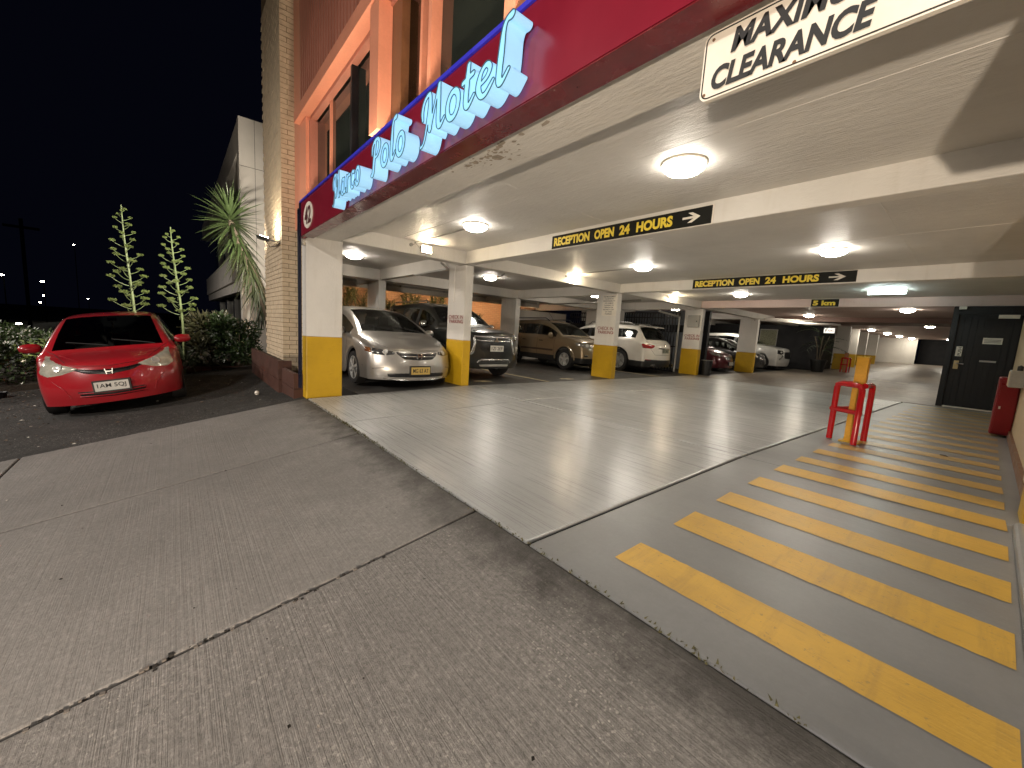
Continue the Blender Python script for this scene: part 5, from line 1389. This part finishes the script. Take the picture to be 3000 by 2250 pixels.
# ------------------------------------------------------------------ right hand side
rw = thing('right_wall', (.4, 8, -1.15), 'cream wall running back along the right of the crossing', 'wall')
put('wall', MB().box(.36, .60, 5.25, 14.3, -1.2, 1.5), CREAM, rw)
put('skirting', MB().box(.33, .359, 5.25, 10.3, -1.16, -1.02), BROWN, rw)
for y in (5.25, 5.6): put('architrave', MB().box(.335, .358, y, y + .12, -1.02, 1.26), CREAM, rw)
rp = thing('right_pillar', (.5, 4.7, -1.15), 'yellow based pillar cut by the right edge of the picture', 'pillar', 'white and yellow pillars', kind='thing')
put('shaft', MB().box(.31, .75, 4.47, 4.95, -.18, 1.25), WHITE, rp); bevel(put('painted_base', MB().box(.30, .76, 4.46, 4.96, -1.17, -.18), YELLOW, rp), .03, 3)
put('dark_channel', MB().box(.32, .45, 4.97, 5.24, -1.2, 1.25), BLACK, rp)
rk = thing('kerb_plinth', (.5, 3, -1.2), 'low grey concrete plinth along the right edge of the crossing', 'plinth')
bevel(put('plinth', slab_mb(.262, .75, 1.95, 4.42, lambda x, y: zgar(0, y) + .05, .2, 1, 3), WALK, rk), .03, 3)
# black door of the reception under the third beam
dr = thing('reception_door', (-.1, 14.25, -1.14), 'black boarded door with brass lock and small notices under the third beam', 'door')
put('frame', MB().box(-.70, -.60, 14.16, 14.30, -1.14, 1.24).box(-.6, .36, 14.18, 14.30, 1.06, 1.24), BLACK, dr)
for k in range(9):
    x = -.598 + k * .105; put('board', MB().box(x, x + .098, 14.215, 14.245, -1.09, 1.055), BLACK, dr)
put('backing', MB().box(-.6, .36, 14.246, 14.27, -1.09, 1.06), BLACKW, dr)
put('threshold', MB().box(-.58, .36, 14.12, 14.25, -1.13, -1.105), SIGNW, dr)
put('closer', MB().box(.0, .30, 14.17, 14.21, .98, 1.06), SIGNW, dr)
put('notice', MB().box(-.16, .13, 14.205, 14.214, .40, .54), PLATE_W, dr)
for k in range(3): put('print_line', MB().box(-.14, .11, 14.202, 14.2045, .43 + .03 * k, .44 + .03 * k), INK, dr)
put('letter_slot', MB().box(-.15, .10, 14.20, 14.214, -.015, .025), STEEL, dr)
pu = put('push_sign', MB().box(-.545, -.445, 14.205, 14.214, .09, .32), SIGNW, dr)
lettering('lettering', 'PUSH', (-.455, 14.2045, .11), (0, 0, 1), (-1, 0, 0), .19, .055, INK, pu, bold=.01)
lk = put('lock_plate', MB().box(-.54, -.46, 14.20, 14.214, -.21, -.01), mat('brass', (.5, .42, .25), .3, metal=.8), dr)
put('handle', MB().tube([(-.50, 14.19, -.08), (-.50, 14.15, -.08), (-.38, 14.15, -.085)], .012, 8), STEEL, lk, smooth=True)
put('wall_above', MB().box(-.7, .6, 14.31, 14.4, -1.14, 1.3), BLACKW, dr)
put('emergency_lamp', MB().box(-.62, -.5, 14.08, 14.17, 1.18, 1.245), SIGNW, dr)
dw = thing('reception_side_wall', (-.55, 30, -1), 'black wall of the reception running back into the garage', 'wall')
put('wall', MB().box(-.62, -.5, 14.41, 47.6, -1.15, 1.5), BLACKW, dw)
rb = thing('hose_cabinet', (.3, 9.9, -1.12), 'dark red metal hose cabinet standing against the right wall', 'cabinet')
bevel(put('body', MB().box(.14, .358, 9.62, 10.25, -1.10, -.22), DKRED, rb), .02, 2)
put('door', MB().box(.17, .34, 9.605, 9.62, -1.06, -.26), DKRED, rb)
put('handle', MB().box(.185, .205, 9.59, 9.606, -.70, -.66), SIGNW, rb)
gb = thing('meter_box', (.35, 9.0, -.35), 'small beige box fixed above the red cabinet', 'box')
bevel(put('body', MB().box(.215, .359, 9.0, 9.4, -.34, -.10), GREY, gb), .01)
put('lid', MB().box(.21, .2149, 9.02, 9.38, -.32, -.12), CREAM, gb)
put('sensor', MB().lathe([(.001, 0), (.03, 0), (.03, .06), (.001, .08)], (.30, 9.2, -.10), 10), PLASTIC, gb)
lf = thing('dry_leaf', (-.18, 6.9, -1.14), 'single curled brown leaf lying on the far stripes', 'leaf')
mb = MB(); add_blade(mb, (-.22, 6.9, -1.13), .3, .15, .12, .08, .9); put('blade', mb, TRUNK, lf, recalc=False)
lf.name = 'dry_leaf'

# ------------------------------------------------------------------ outside left
def planter(x0, x1, y0, y1, zt, zb, label):
    t = thing('timber_planter', ((x0 + x1) / 2, (y0 + y1) / 2, zb), label, 'planter', 'red timber planters')
    hh = (zt - zb) / 2
    for k in range(2):
        put('sleeper', MB().box(x0, x1, y0, y0 + .06, zb + k * hh + .004, zb + (k + 1) * hh - .004), TIMBER, t)
        put('sleeper', MB().box(x1 - .06, x1 - .001, y0 + .061, y1, zb + k * hh + .004, zb + (k + 1) * hh - .004), TIMBER, t)
    put('soil', MB().box(x0, x1 - .062, y0 + .062, y1, zb, zt - .06), SOIL, t)
planter(-7.95, -7.02, 1.41, 1.56, -.86, -1.36, 'short red timber planter end beside the blue corner pole')
planter(-11.2, -7.96, 1.36, 1.57, -.74, -1.42, 'long dark timber planter at the foot of the brick pier')
kb = thing('timber_edging', (-12.6, .3, -1.45), 'low red timber edging of the garden bed behind the red car', 'edging')
for y0, y1 in ((-.9, .02), (.04, .66), (.68, 1.35)): bevel(put('sleeper', MB().box(-12.68, -12.56, y0, y1, -1.7 if y0 < 0 else -1.6, -1.32), TIMBER, kb), .01)
structure('garden_bed', slab_mb(-17.5, -12.69, -3.6, 1.55, lambda x, y: zasph(x, y) + .12, .3, 6, 8), SOIL)

def agave_stalk(base, h, lean, label, seed):
    rnd = random.Random(seed); t = thing('agave', base, label, 'agave', 'flowering agaves')
    b = Vector(base); P = []; n = 14
    for i in range(n + 1):
        f = i / n; P.append(b + Vector((0, lean * h * f + .04 * sin(5 * f), h * f)))
    put('stalk', MB().tube(P, [.035 * (1 - .70 * (i / n)) for i in range(n + 1)], 8), STALK, t, smooth=True)
    nb_ = 36
    for k in range(nb_):
        f = .36 + .62 * k / nb_; o = P[0] + (P[n] - P[0]) * f; a = k * 2.4 + rnd.uniform(-.3, .3)
        L = .32 * (1 - ((f - .36) / .64)) ** .7 * rnd.uniform(.8, 1.1) + .05
        d = Vector((cos(a), sin(a), 0)); q = []
        for i in range(5): u = i / 4; q.append(o + d * L * u + Vector((0, 0, L * (.12 * u + .42 * u * u))))
        br = put('branch', MB().tube(q, [.010, .009, .007, .006, .005], 5), STALK, t)
        cl = MB(); rad = .075 * (1.05 - ((f - .36) / .64)) + .012; full = 1 if f < .85 else .5
        for i in range(int(70 * full) + 6):
            e = Vector((rnd.gauss(0, 1), rnd.gauss(0, 1), rnd.gauss(0, .45))); e = e.normalized() * rnd.random() ** .4
            c = q[-1] + Vector((e.x * rad * .95, e.y * rad * .95, e.z * rad * .45 + .02)); s_ = .022
            u = Vector((rnd.gauss(0, 1), rnd.gauss(0, 1), rnd.gauss(0, 1))).normalized(); v = u.orthogonal().normalized()
            cl.quad(c - u * s_ - v * s_ * .5, c + u * s_ - v * s_ * .5, c + u * s_ + v * s_ * .5, c - u * s_ + v * s_ * .5)
        put('flower_cluster', cl, FLOWER, br, recalc=False)
    ro = MB()
    for k in range(26):
        add_blade(ro, b + Vector((0, 0, .05)), k * 2.4, .25 + 1.1 * (k / 26), rnd.uniform(.6, .95), .11, rnd.uniform(.3, 1.1), seg=6)
    put('leaves', ro, AGAVE, t, recalc=False)
agave_stalk((-13.1, -.74, -1.52), 3.85, -.018, 'taller flowering agave stalk behind the red car roof', 3)
agave_stalk((-13.0, .14, -1.42), 3.42, -.032, 'shorter flowering agave stalk right of the red car', 5)

# leaning yucca with a skirt of hanging leaves
yc = thing('yucca', (-13.6, 2.3, -1.4), 'big leaning yucca with spiky crown and hanging leaf skirt before the white corner wall', 'yucca')
YP = [Vector(p) for p in ((-13.3, 2.25, -1.4), (-13.4, 2.1, -.2), (-13.5, 1.85, .9), (-13.5, 1.5, 1.75), (-13.5, 1.27, 2.35), (-13.5, 1.22, 2.62))]
put('trunk', MB().tube(YP, [.13, .12, .11, .10, .09, .05], 10), TRUNK, yc, smooth=True)
def blade_mesh(L, wd, curl, m, nm='leaf'):
    v, f = leaf_blade(L, wd, curl, seg=5); me = bpy.data.meshes.new(nm); me.from_pydata(v, [], f); me.materials.append(m); me.update(); return me
ybs = [blade_mesh(.85, .10, .12, YUCCA), blade_mesh(.95, .10, .3, YUCCA), blade_mesh(.8, .095, .5, YUCCA)]
yds = [blade_mesh(1.0, .10, .3, YUCCAD), blade_mesh(.85, .09, .5, YUCCAD)]
rnd = random.Random(11); nl = 0
def yleaf(me, o, az, el_, sc=1.):
    ob = link('leaf', me, yc); ob.matrix_basis = Matrix.Translation(Vector(o) - yc.location) @ Matrix.Rotation(az, 4, 'Z') @ Matrix.Rotation(-el_, 4, 'Y') @ Matrix.Rotation(rnd.uniform(-.4, .4), 4, 'X') @ Matrix.Scale(sc, 4)
for k in range(120):
    f = k / 120; o = YP[4].lerp(YP[5], .2 + .8 * f); yleaf(ybs[k % 3], o, k * 2.4 + rnd.uniform(-.2, .2), -.75 + 2.2 * f ** .8 + rnd.uniform(-.12, .12), rnd.uniform(.85, 1.08))
for k in range(170):
    f = k / 170; seg_ = f * 2.6; i = int(seg_); o = YP[4 - i].lerp(YP[3 - i], seg_ - i)
    yleaf(yds[k % 2] if f > .25 else ybs[2], o, k * 2.4 + rnd.uniform(-.3, .3), -.55 - .6 * f + rnd.uniform(-.25, .2), rnd.uniform(.8, 1.1))

def shrub(name, c, r, n, size, m, label, cat, seed, long=2.2, up_bias=.2, group=None):
    rnd = random.Random(seed); t = thing(name, (c[0], c[1], c[2] - r[2]), label, cat, group)
    mb = MB(); lobes = [(Vector((rnd.uniform(-.6, .6) * r[0], rnd.uniform(-.6, .6) * r[1], rnd.uniform(-.5, .45) * r[2])), rnd.uniform(.35, .6)) for _ in range(9)]
    for i in range(n):
        lb, k = rnd.choice(lobes); e = Vector((rnd.gauss(0, 1), rnd.gauss(0, 1), rnd.gauss(0, 1))).normalized() * rnd.random() ** .33
        p = Vector(c) + lb + Vector((e.x * r[0] * k, e.y * r[1] * k, e.z * r[2] * k))
        d = (e + Vector((rnd.gauss(0, .5), rnd.gauss(0, .5), rnd.gauss(0, .5) + up_bias))).normalized(); s_ = size * rnd.uniform(.6, 1.3); sd_ = d.orthogonal().normalized(); sd_ = Matrix.Rotation(rnd.uniform(0, 6.28), 3, d) @ sd_
        mb.quad(p, p + d * s_ * long * .5 + sd_ * s_ * .4, p + d * s_ * long + Vector((0, 0, -.1 * s_)), p + d * s_ * long * .5 - sd_ * s_ * .4)
    put('foliage', mb, m, t, recalc=False)
    st = MB()
    for k in range(6):
        a = k * 1.05; st.tube([(c[0], c[1], c[2] - r[2]), (c[0] + .4 * r[0] * cos(a), c[1] + .4 * r[1] * sin(a), c[2] + .2 * r[2])], [.02, .008], 5)
    put('stems', st, TRUNK, t)
    return t
shrub('bush', (-12.7, 1.25, -.62), (.75, .62, .68), 3600, .055, BUSH, 'dense green bush against the brick pier', 'bush', 21)
shrub('bush', (-13.4, .75, -.60), (.6, .5, .62), 1800, .06, BUSH2, 'brownish feathery bush between the agave and the dense bush', 'bush', 22, long=4)
def grassy(c, n, L, label, seed, m=AGAVE):
    rnd = random.Random(seed); t = thing('strappy_plant', c, label, 'plant', 'strappy plants along the edging'); mb = MB()
    for k in range(n): add_blade(mb, Vector(c) + Vector((rnd.gauss(0, .1), rnd.gauss(0, .1), 0)), rnd.uniform(0, 6.28), rnd.uniform(.4, 1.3), L * rnd.uniform(.6, 1.1), .05, rnd.uniform(.8, 2.2), seg=6)
    put('leaves', mb, m, t, recalc=False); put('root_stem', MB().lathe([(.08, -.1), (.06, .1), (.01, .14)], c, 8), TRUNK, t)
grassy((-12.8, .18, -1.32), 60, .75, 'pale strappy plant under the shorter agave stalk', 31)
grassy((-12.75, .62, -1.30), 50, .65, 'darker strappy plant beside the dense bush', 32, BUSH2)
grassy((-12.9, -.3, -1.36), 40, .8, 'strappy plant half hidden behind the red car', 33)
# hedge with white flowers
hd = thing('hedge', (-13, -3.0, -1.7), 'low hedge with small white flowers at the left edge', 'hedge')
mb = MB(); fl = MB(); rnd = random.Random(5)
for i in range(7000):
    p = Vector((rnd.uniform(-17, -12.6), rnd.uniform(-4.4, -1.75), 0)); top_ = -.72 + .10 * sin(p.y * 3) + .07 * sin(p.x * 4); p.z = top_ - rnd.random() ** 2 * .85
    d = Vector((rnd.gauss(0, 1), rnd.gauss(0, 1), rnd.gauss(.3, .7))).normalized(); s_ = .06 * rnd.uniform(.6, 1.3); sd_ = d.orthogonal().normalized()
    mb.quad(p, p + d * s_ + sd_ * s_ * .45, p + d * s_ * 2, p + d * s_ - sd_ * s_ * .45)
    if i % 9 == 0:
        p = p + Vector((.05, 0, .03)); fl.quad(p, p + d * .03 + sd_ * .03, p + d * .06, p + d * .03 - sd_ * .03)
put('foliage', mb, HEDGE, hd, recalc=False); tag(put('blossom', fl, PETAL, hd, recalc=False), kind='stuff')
# litter on the apron: leaves and small stones, too many to count
lt = MB(); rnd = random.Random(9)
for i in range(900):
    x = rnd.uniform(-12.5, -6.9); y = rnd.uniform(-3.4, 1.3)
    if rnd.random() < .6: x = -12.5 + rnd.random() ** 1.5 * 5; y = rnd.uniform(-3.4, -1.2)
    z = zasph(x, y) + .004; s_ = rnd.uniform(.008, .028); a = rnd.uniform(0, 6.28)
    c, d = cos(a) * s_, sin(a) * s_
    lt.quad((x - c, y - d, z), (x + d * .5, y - c * .5, z + s_ * .4), (x + c, y + d, z), (x - d * .5, y + c * .5, z + .002), 0 if rnd.random() < .8 else 1)
tag(put('leaf_litter', lt, [mat('litter_leaf', (.10, .07, .045), .8, vary=.5), mat('litter_paper', (.5, .48, .42), .8)], None, recalc=False), kind='stuff')
db = MB(); rnd = random.Random(17)
for i in range(170):
    x = rnd.uniform(-6.6, 1.5); y = rnd.uniform(-1.6, 1.5); z = zfoot(x, y) + .003; s_ = rnd.choice((.003, .005, .006, .009)) * rnd.uniform(.7, 1.3); a = rnd.uniform(0, 6.28); c, d = cos(a) * s_, sin(a) * s_
    db.quad((x - c, y - d, z), (x + d * .6, y - c * .6, z + s_ * .5), (x + c, y + d, z + s_ * .2), (x - d * .6, y + c * .6, z), rnd.choice((0, 0, 1, 2)))
for i in range(60):
    x = -2.1 + rnd.gauss(0, .012); y = rnd.uniform(-1.1, .9); z = zfoot(x, y) - .004; s_ = rnd.uniform(.004, .009)
    db.box(x - s_, x + s_, y - s_, y + s_, z - s_, z + s_, rnd.choice((0, 2)))
tag(put('pavement_debris', db, [mat('dark_debris', (.02, .017, .014), .8), mat('pale_debris', (.42, .38, .32), .8), mat('mid_debris', (.16, .14, .12), .8)], None, recalc=False), kind='stuff')
ms = MB()
for i in range(700):
    x = rnd.uniform(-6.6, -.2) if i % 3 else rnd.gauss(-4.6, .5); y = YK + rnd.gauss(0, .012); z = -1.225; h_ = rnd.uniform(.006, .02) * (1.4 if i % 3 == 0 else .8); a = rnd.uniform(0, 6.28); c, d = cos(a) * .006, sin(a) * .006
    ms.tri((x - c, y - d, z), (x + c, y + d, z), (x + rnd.gauss(0, .008), y + rnd.gauss(0, .008), z + h_))
tag(put('joint_moss', ms, m_leaf('moss', (.05, .05, .018), (.13, .11, .04), .8), None, recalc=False), kind='stuff')
ball = thing('white_ball', (-8.1, 1.05, -1.3), 'small white ball lying on the asphalt by the timber planter', 'ball')
put('ball', MB().lathe([(.002, -.04), (.028, -.028), (.04, 0), (.028, .028), (.002, .04)], (-8.1, 1.05, zasph(-8.1, 1.05) + .04), 12), SIGNW, ball, smooth=True)
put('ring', MB().lathe([(.0402, -.004), (.0405, 0), (.0402, .004)], (-8.1, 1.05, zasph(-8.1, 1.05) + .04), 12), GREY, ball)

lamp_light('pier_light', 'SPOT', (-9.50, 1.22, 1.54), 1050, (1, .90, .76), pf, (-15, -.6, 2.3), spot_size=radians(82), spot_blend=.6, shadow_soft_size=.06)
# neighbour building
nb_b = thing('neighbour_building', (-24, 6, -1.3), 'pale concrete office building with dark recessed windows beyond the yucca', 'building')
put('corner_wall', MB().box(-17.45, -17.0, 1.83, 14, -1.4, 6.55), CONC, nb_b)
put('panel_joint', MB().box(-17.0, -16.996, 1.83, 14, 5.0, 5.012), JOINT, nb_b); put('panel_joint', MB().box(-17.0, -16.996, 2.28, 2.29, -1.4, 6.55), JOINT, nb_b)
put('parapet', MB().box(-40, -17.45, 1.84, 2.3, 5.55, 6.54), CONC, nb_b)
put('spandrel', MB().box(-40, -17.45, 2.1, 2.5, 1.0, 1.45), CONC, nb_b)
put('spandrel', MB().box(-40, -22, 2.0, 2.5, 1.45, 2.6), CONC, nb_b)
put('pane', MB().box(-40, -17.45, 2.6, 2.65, -1.4, 5.55), DARKGLASS, nb_b)
for x in (-19.5, -22.5, -26, -30, -35): put('mullion', MB().box(x, x + .12, 2.45, 2.6, -1.4, 5.55), GREY, nb_b)
put('roof', MB().box(-40, -17.45, 2.3, 14, 5.9, 6.0), CONC, nb_b)

# plants in front of the orange wall
def dracaena(y, h, seed, label):
    rnd = random.Random(seed); c = Vector((-14.7 + rnd.uniform(-.3, .3), y, -1.2)); t = thing('dracaena', c, label, 'plant', 'spiky plants before the orange wall')
    mb = MB(); heads = [h, h * .92, h * .84, h * .76, h * .68, h * .58, h * .48]
    tr_ = MB()
    for k, hh in enumerate(heads):
        tp = c + Vector((rnd.uniform(-.25, .25), rnd.uniform(-.5, .5), hh)); tr_.tube([c, c.lerp(tp, .5) + Vector((.03, .02, 0)), tp], [.035, .03, .025], 6)
        for i in range(48): add_blade(mb, tp + Vector((0, 0, -.3 * rnd.random())), rnd.uniform(0, 6.28), rnd.uniform(-.5, 1.3), rnd.uniform(.35, .6), .045, rnd.uniform(.2, 1.), seg=3)
    put('stems', tr_, TRUNK, t); put('leaves', mb, DRAC, t, recalc=False)
for i, y in enumerate((4.5, 5.1, 5.7, 6.2, 6.7, 7.3, 7.9, 8.5, 9.9, 10.9)):
    dracaena(y, random.Random(i).uniform(2.3, 2.7) if i < 8 else 1.75, 40 + i, ['spiky plant at the left end of the orange wall, behind the silver car', 'second spiky plant from the left along the orange wall', 'spiky plant left of the rear pillar, before the orange wall', 'spiky plant just left of the rear pillar', 'spiky plant just right of the first rear pillar', 'spiky plant above the middle of the silver car roof', 'tall spiky plant above the right of the silver car roof', 'tall spiky plant left of the second front pillar', 'short spiky plant right of the second front pillar', 'short spiky plant beside the second rear pillar'][i])
gl = thing('garden_lamp', (-13.6, 5, 1.05), 'warm wall washer lamp hidden behind the rear beam', 'lamp')
put('housing', MB().box(-13.09, -13.03, 2.6, 12.2, 1.28, 1.34), STEEL, gl)
put('diffuser', MB().hexa([(-13.305, 2.6, 1.14), (-13.30, 2.6, 1.14), (-13.30, 12.2, 1.14), (-13.305, 12.2, 1.14), (-13.305, 2.6, 1.22), (-13.30, 2.6, 1.22), (-13.30, 12.2, 1.22), (-13.305, 12.2, 1.22)]), emis('garden_diffuser', (1, .66, .38), 34), gl)

# ------------------------------------------------------------------ distant street
def street_lamp(x, y, z, label, r=.25, st=60):
    t = thing('street_lamp', (x, y, -2.3), label, 'street lamp', 'distant street lights')
    put('pole', MB().tube([(x, y, -2.4), (x, y, z - .4), (x + .5, y, z)], [.05, .04, .03], 6), mat('unlit_black', (.001, .001, .001), .95, spec=0, bstr=0), t)  # darkness of the night put into the pole colour
    put('lamp_head', MB().lathe([(.001, r * .4), (r, r * .2), (r * .9, -.0), (.001, -r * .2)], (x + .6, y, z), 10), emis('street_lens', (1, .93, .75), st), t)
def at(px, py, D):
    d = Vector((rt * ((px - 1500) / F_PX)) - up * ((py - 1125) / F_PX) + fw); d = d.normalized() * D; return d
for i, (px, py, D, r, lab) in enumerate(((4, 806, 60, .18, 'street light at the very left edge'), (124, 825, 75, .17, 'street light above the red car mirror, upper one'), (128, 866, 90, .14, 'street light just below another one, left of the car roof'),
        (216, 717, 90, .11, 'small high street light left of the agave'), (55, 949, 45, .15, 'large low street light left of the red car'), (258, 876, 120, .10, 'tiny far light above the red car roof'), (118, 886, 85, .12, 'wide dim light far down the street'))):
    p = at(px, py, D); street_lamp(p.x - .6, p.y, p.z, lab, r)
pl_ = thing('utility_pole', tuple(at(60, 900, 55)), 'dim wooden utility pole far down the street', 'pole')
q = at(60, 640, 55); put('pole', MB().tube([(q.x, q.y, -2.4), (q.x, q.y, q.z)], .12, 8), MATS['unlit_black'], pl_); put('crossarm', MB().box(q.x - .1, q.x + .1, q.y - 1, q.y + 1, q.z - .8, q.z - .6), MATS['unlit_black'], pl_)

# street lights on the photographer's side of the road (behind the camera) and the sign floodlight at the footpath edge
def own_lamp(x, y, z, e, label, col=(1, .91, .82), size=.4, target=None):
    t = thing('street_lamp', (x, y, -2.3), label, 'street lamp', 'street lights behind the photographer')
    put('pole', MB().tube([(x, y, -2.4), (x, y, z + .25), (x + .2, y + .8, z + .35)], [.1, .08, .05], 8), STEEL, t)
    put('lamp_head', MB().box(x + .0, x + .4, y + .5, y + 1.2, z + .12, z + .3), GREY, t)
    d = bpy.data.lights.new('street_light', 'SPOT'); d.energy = e; d.color = col; d.shadow_soft_size = size; d.spot_size = radians(150); d.spot_blend = .6
    o = bpy.data.objects.new('street_light', d); C.objects.link(o); o.parent = t; o.location = Vector((x + .2, y + .85, z)) - t.location
    tg = Vector(target or (x, y + 3, -2)); o.rotation_euler = (tg - Vector((x + .2, y + .85, z))).to_track_quat('-Z', 'Y').to_euler()
own_lamp(1.5, -11.5, 6.5, 3600, 'street lamp across the road behind the photographer')
own_lamp(-9, -12.5, 6.5, 2800, 'street lamp across the road opposite the red car')
own_lamp(-24, -13, 6.5, 1800, 'street lamp across the road opposite the neighbour building')
def ground_flood(x, y, e, target, label, col=(1, .80, .56), ang=100, size=.06):
    z = zfoot(x, y) if x > -6.8 else zasph(x, y)
    t = thing('ground_floodlight', (x, y, z), label, 'floodlight', 'ground floodlights along the footpath edge')
    put('housing', MB().lathe([(.001, 0), (.08, 0), (.1, .10), (.11, .12)], (x, y, z), 14), BLACK, t)
    d = bpy.data.lights.new('flood_light', 'SPOT'); d.energy = e; d.color = col; d.shadow_soft_size = size; d.spot_size = radians(ang); d.spot_blend = .5
    o = bpy.data.objects.new('flood_light', d); C.objects.link(o); o.parent = t; o.location = (0, 0, .16)
    o.rotation_euler = (Vector(target) - Vector((x, y, z + .16))).to_track_quat('-Z', 'Y').to_euler()
fl_ = thing('path_floodlight', (1.3, -2.9, -2.0), 'low post floodlight at the footpath edge behind the photographer', 'floodlight')
put('post', MB().tube([(1.3, -2.9, -2.0), (1.3, -2.9, -1.2)], .04, 8), BLACK, fl_); put('housing', MB().box(1.2, 1.4, -3.05, -2.95, -1.2, -1.0), BLACK, fl_)
lamp_light('flood_light', 'SPOT', (1.3, -2.9, -1.1), 720, (1, .84, .66), fl_, (-2.2, 3.4, 1.4), spot_size=radians(125), spot_blend=.5, shadow_soft_size=.05)
ground_flood(-11.9, -2.6, 110, (-13.6, 0, 1.0), 'ground floodlight behind the red car aimed at the agaves', ang=80)
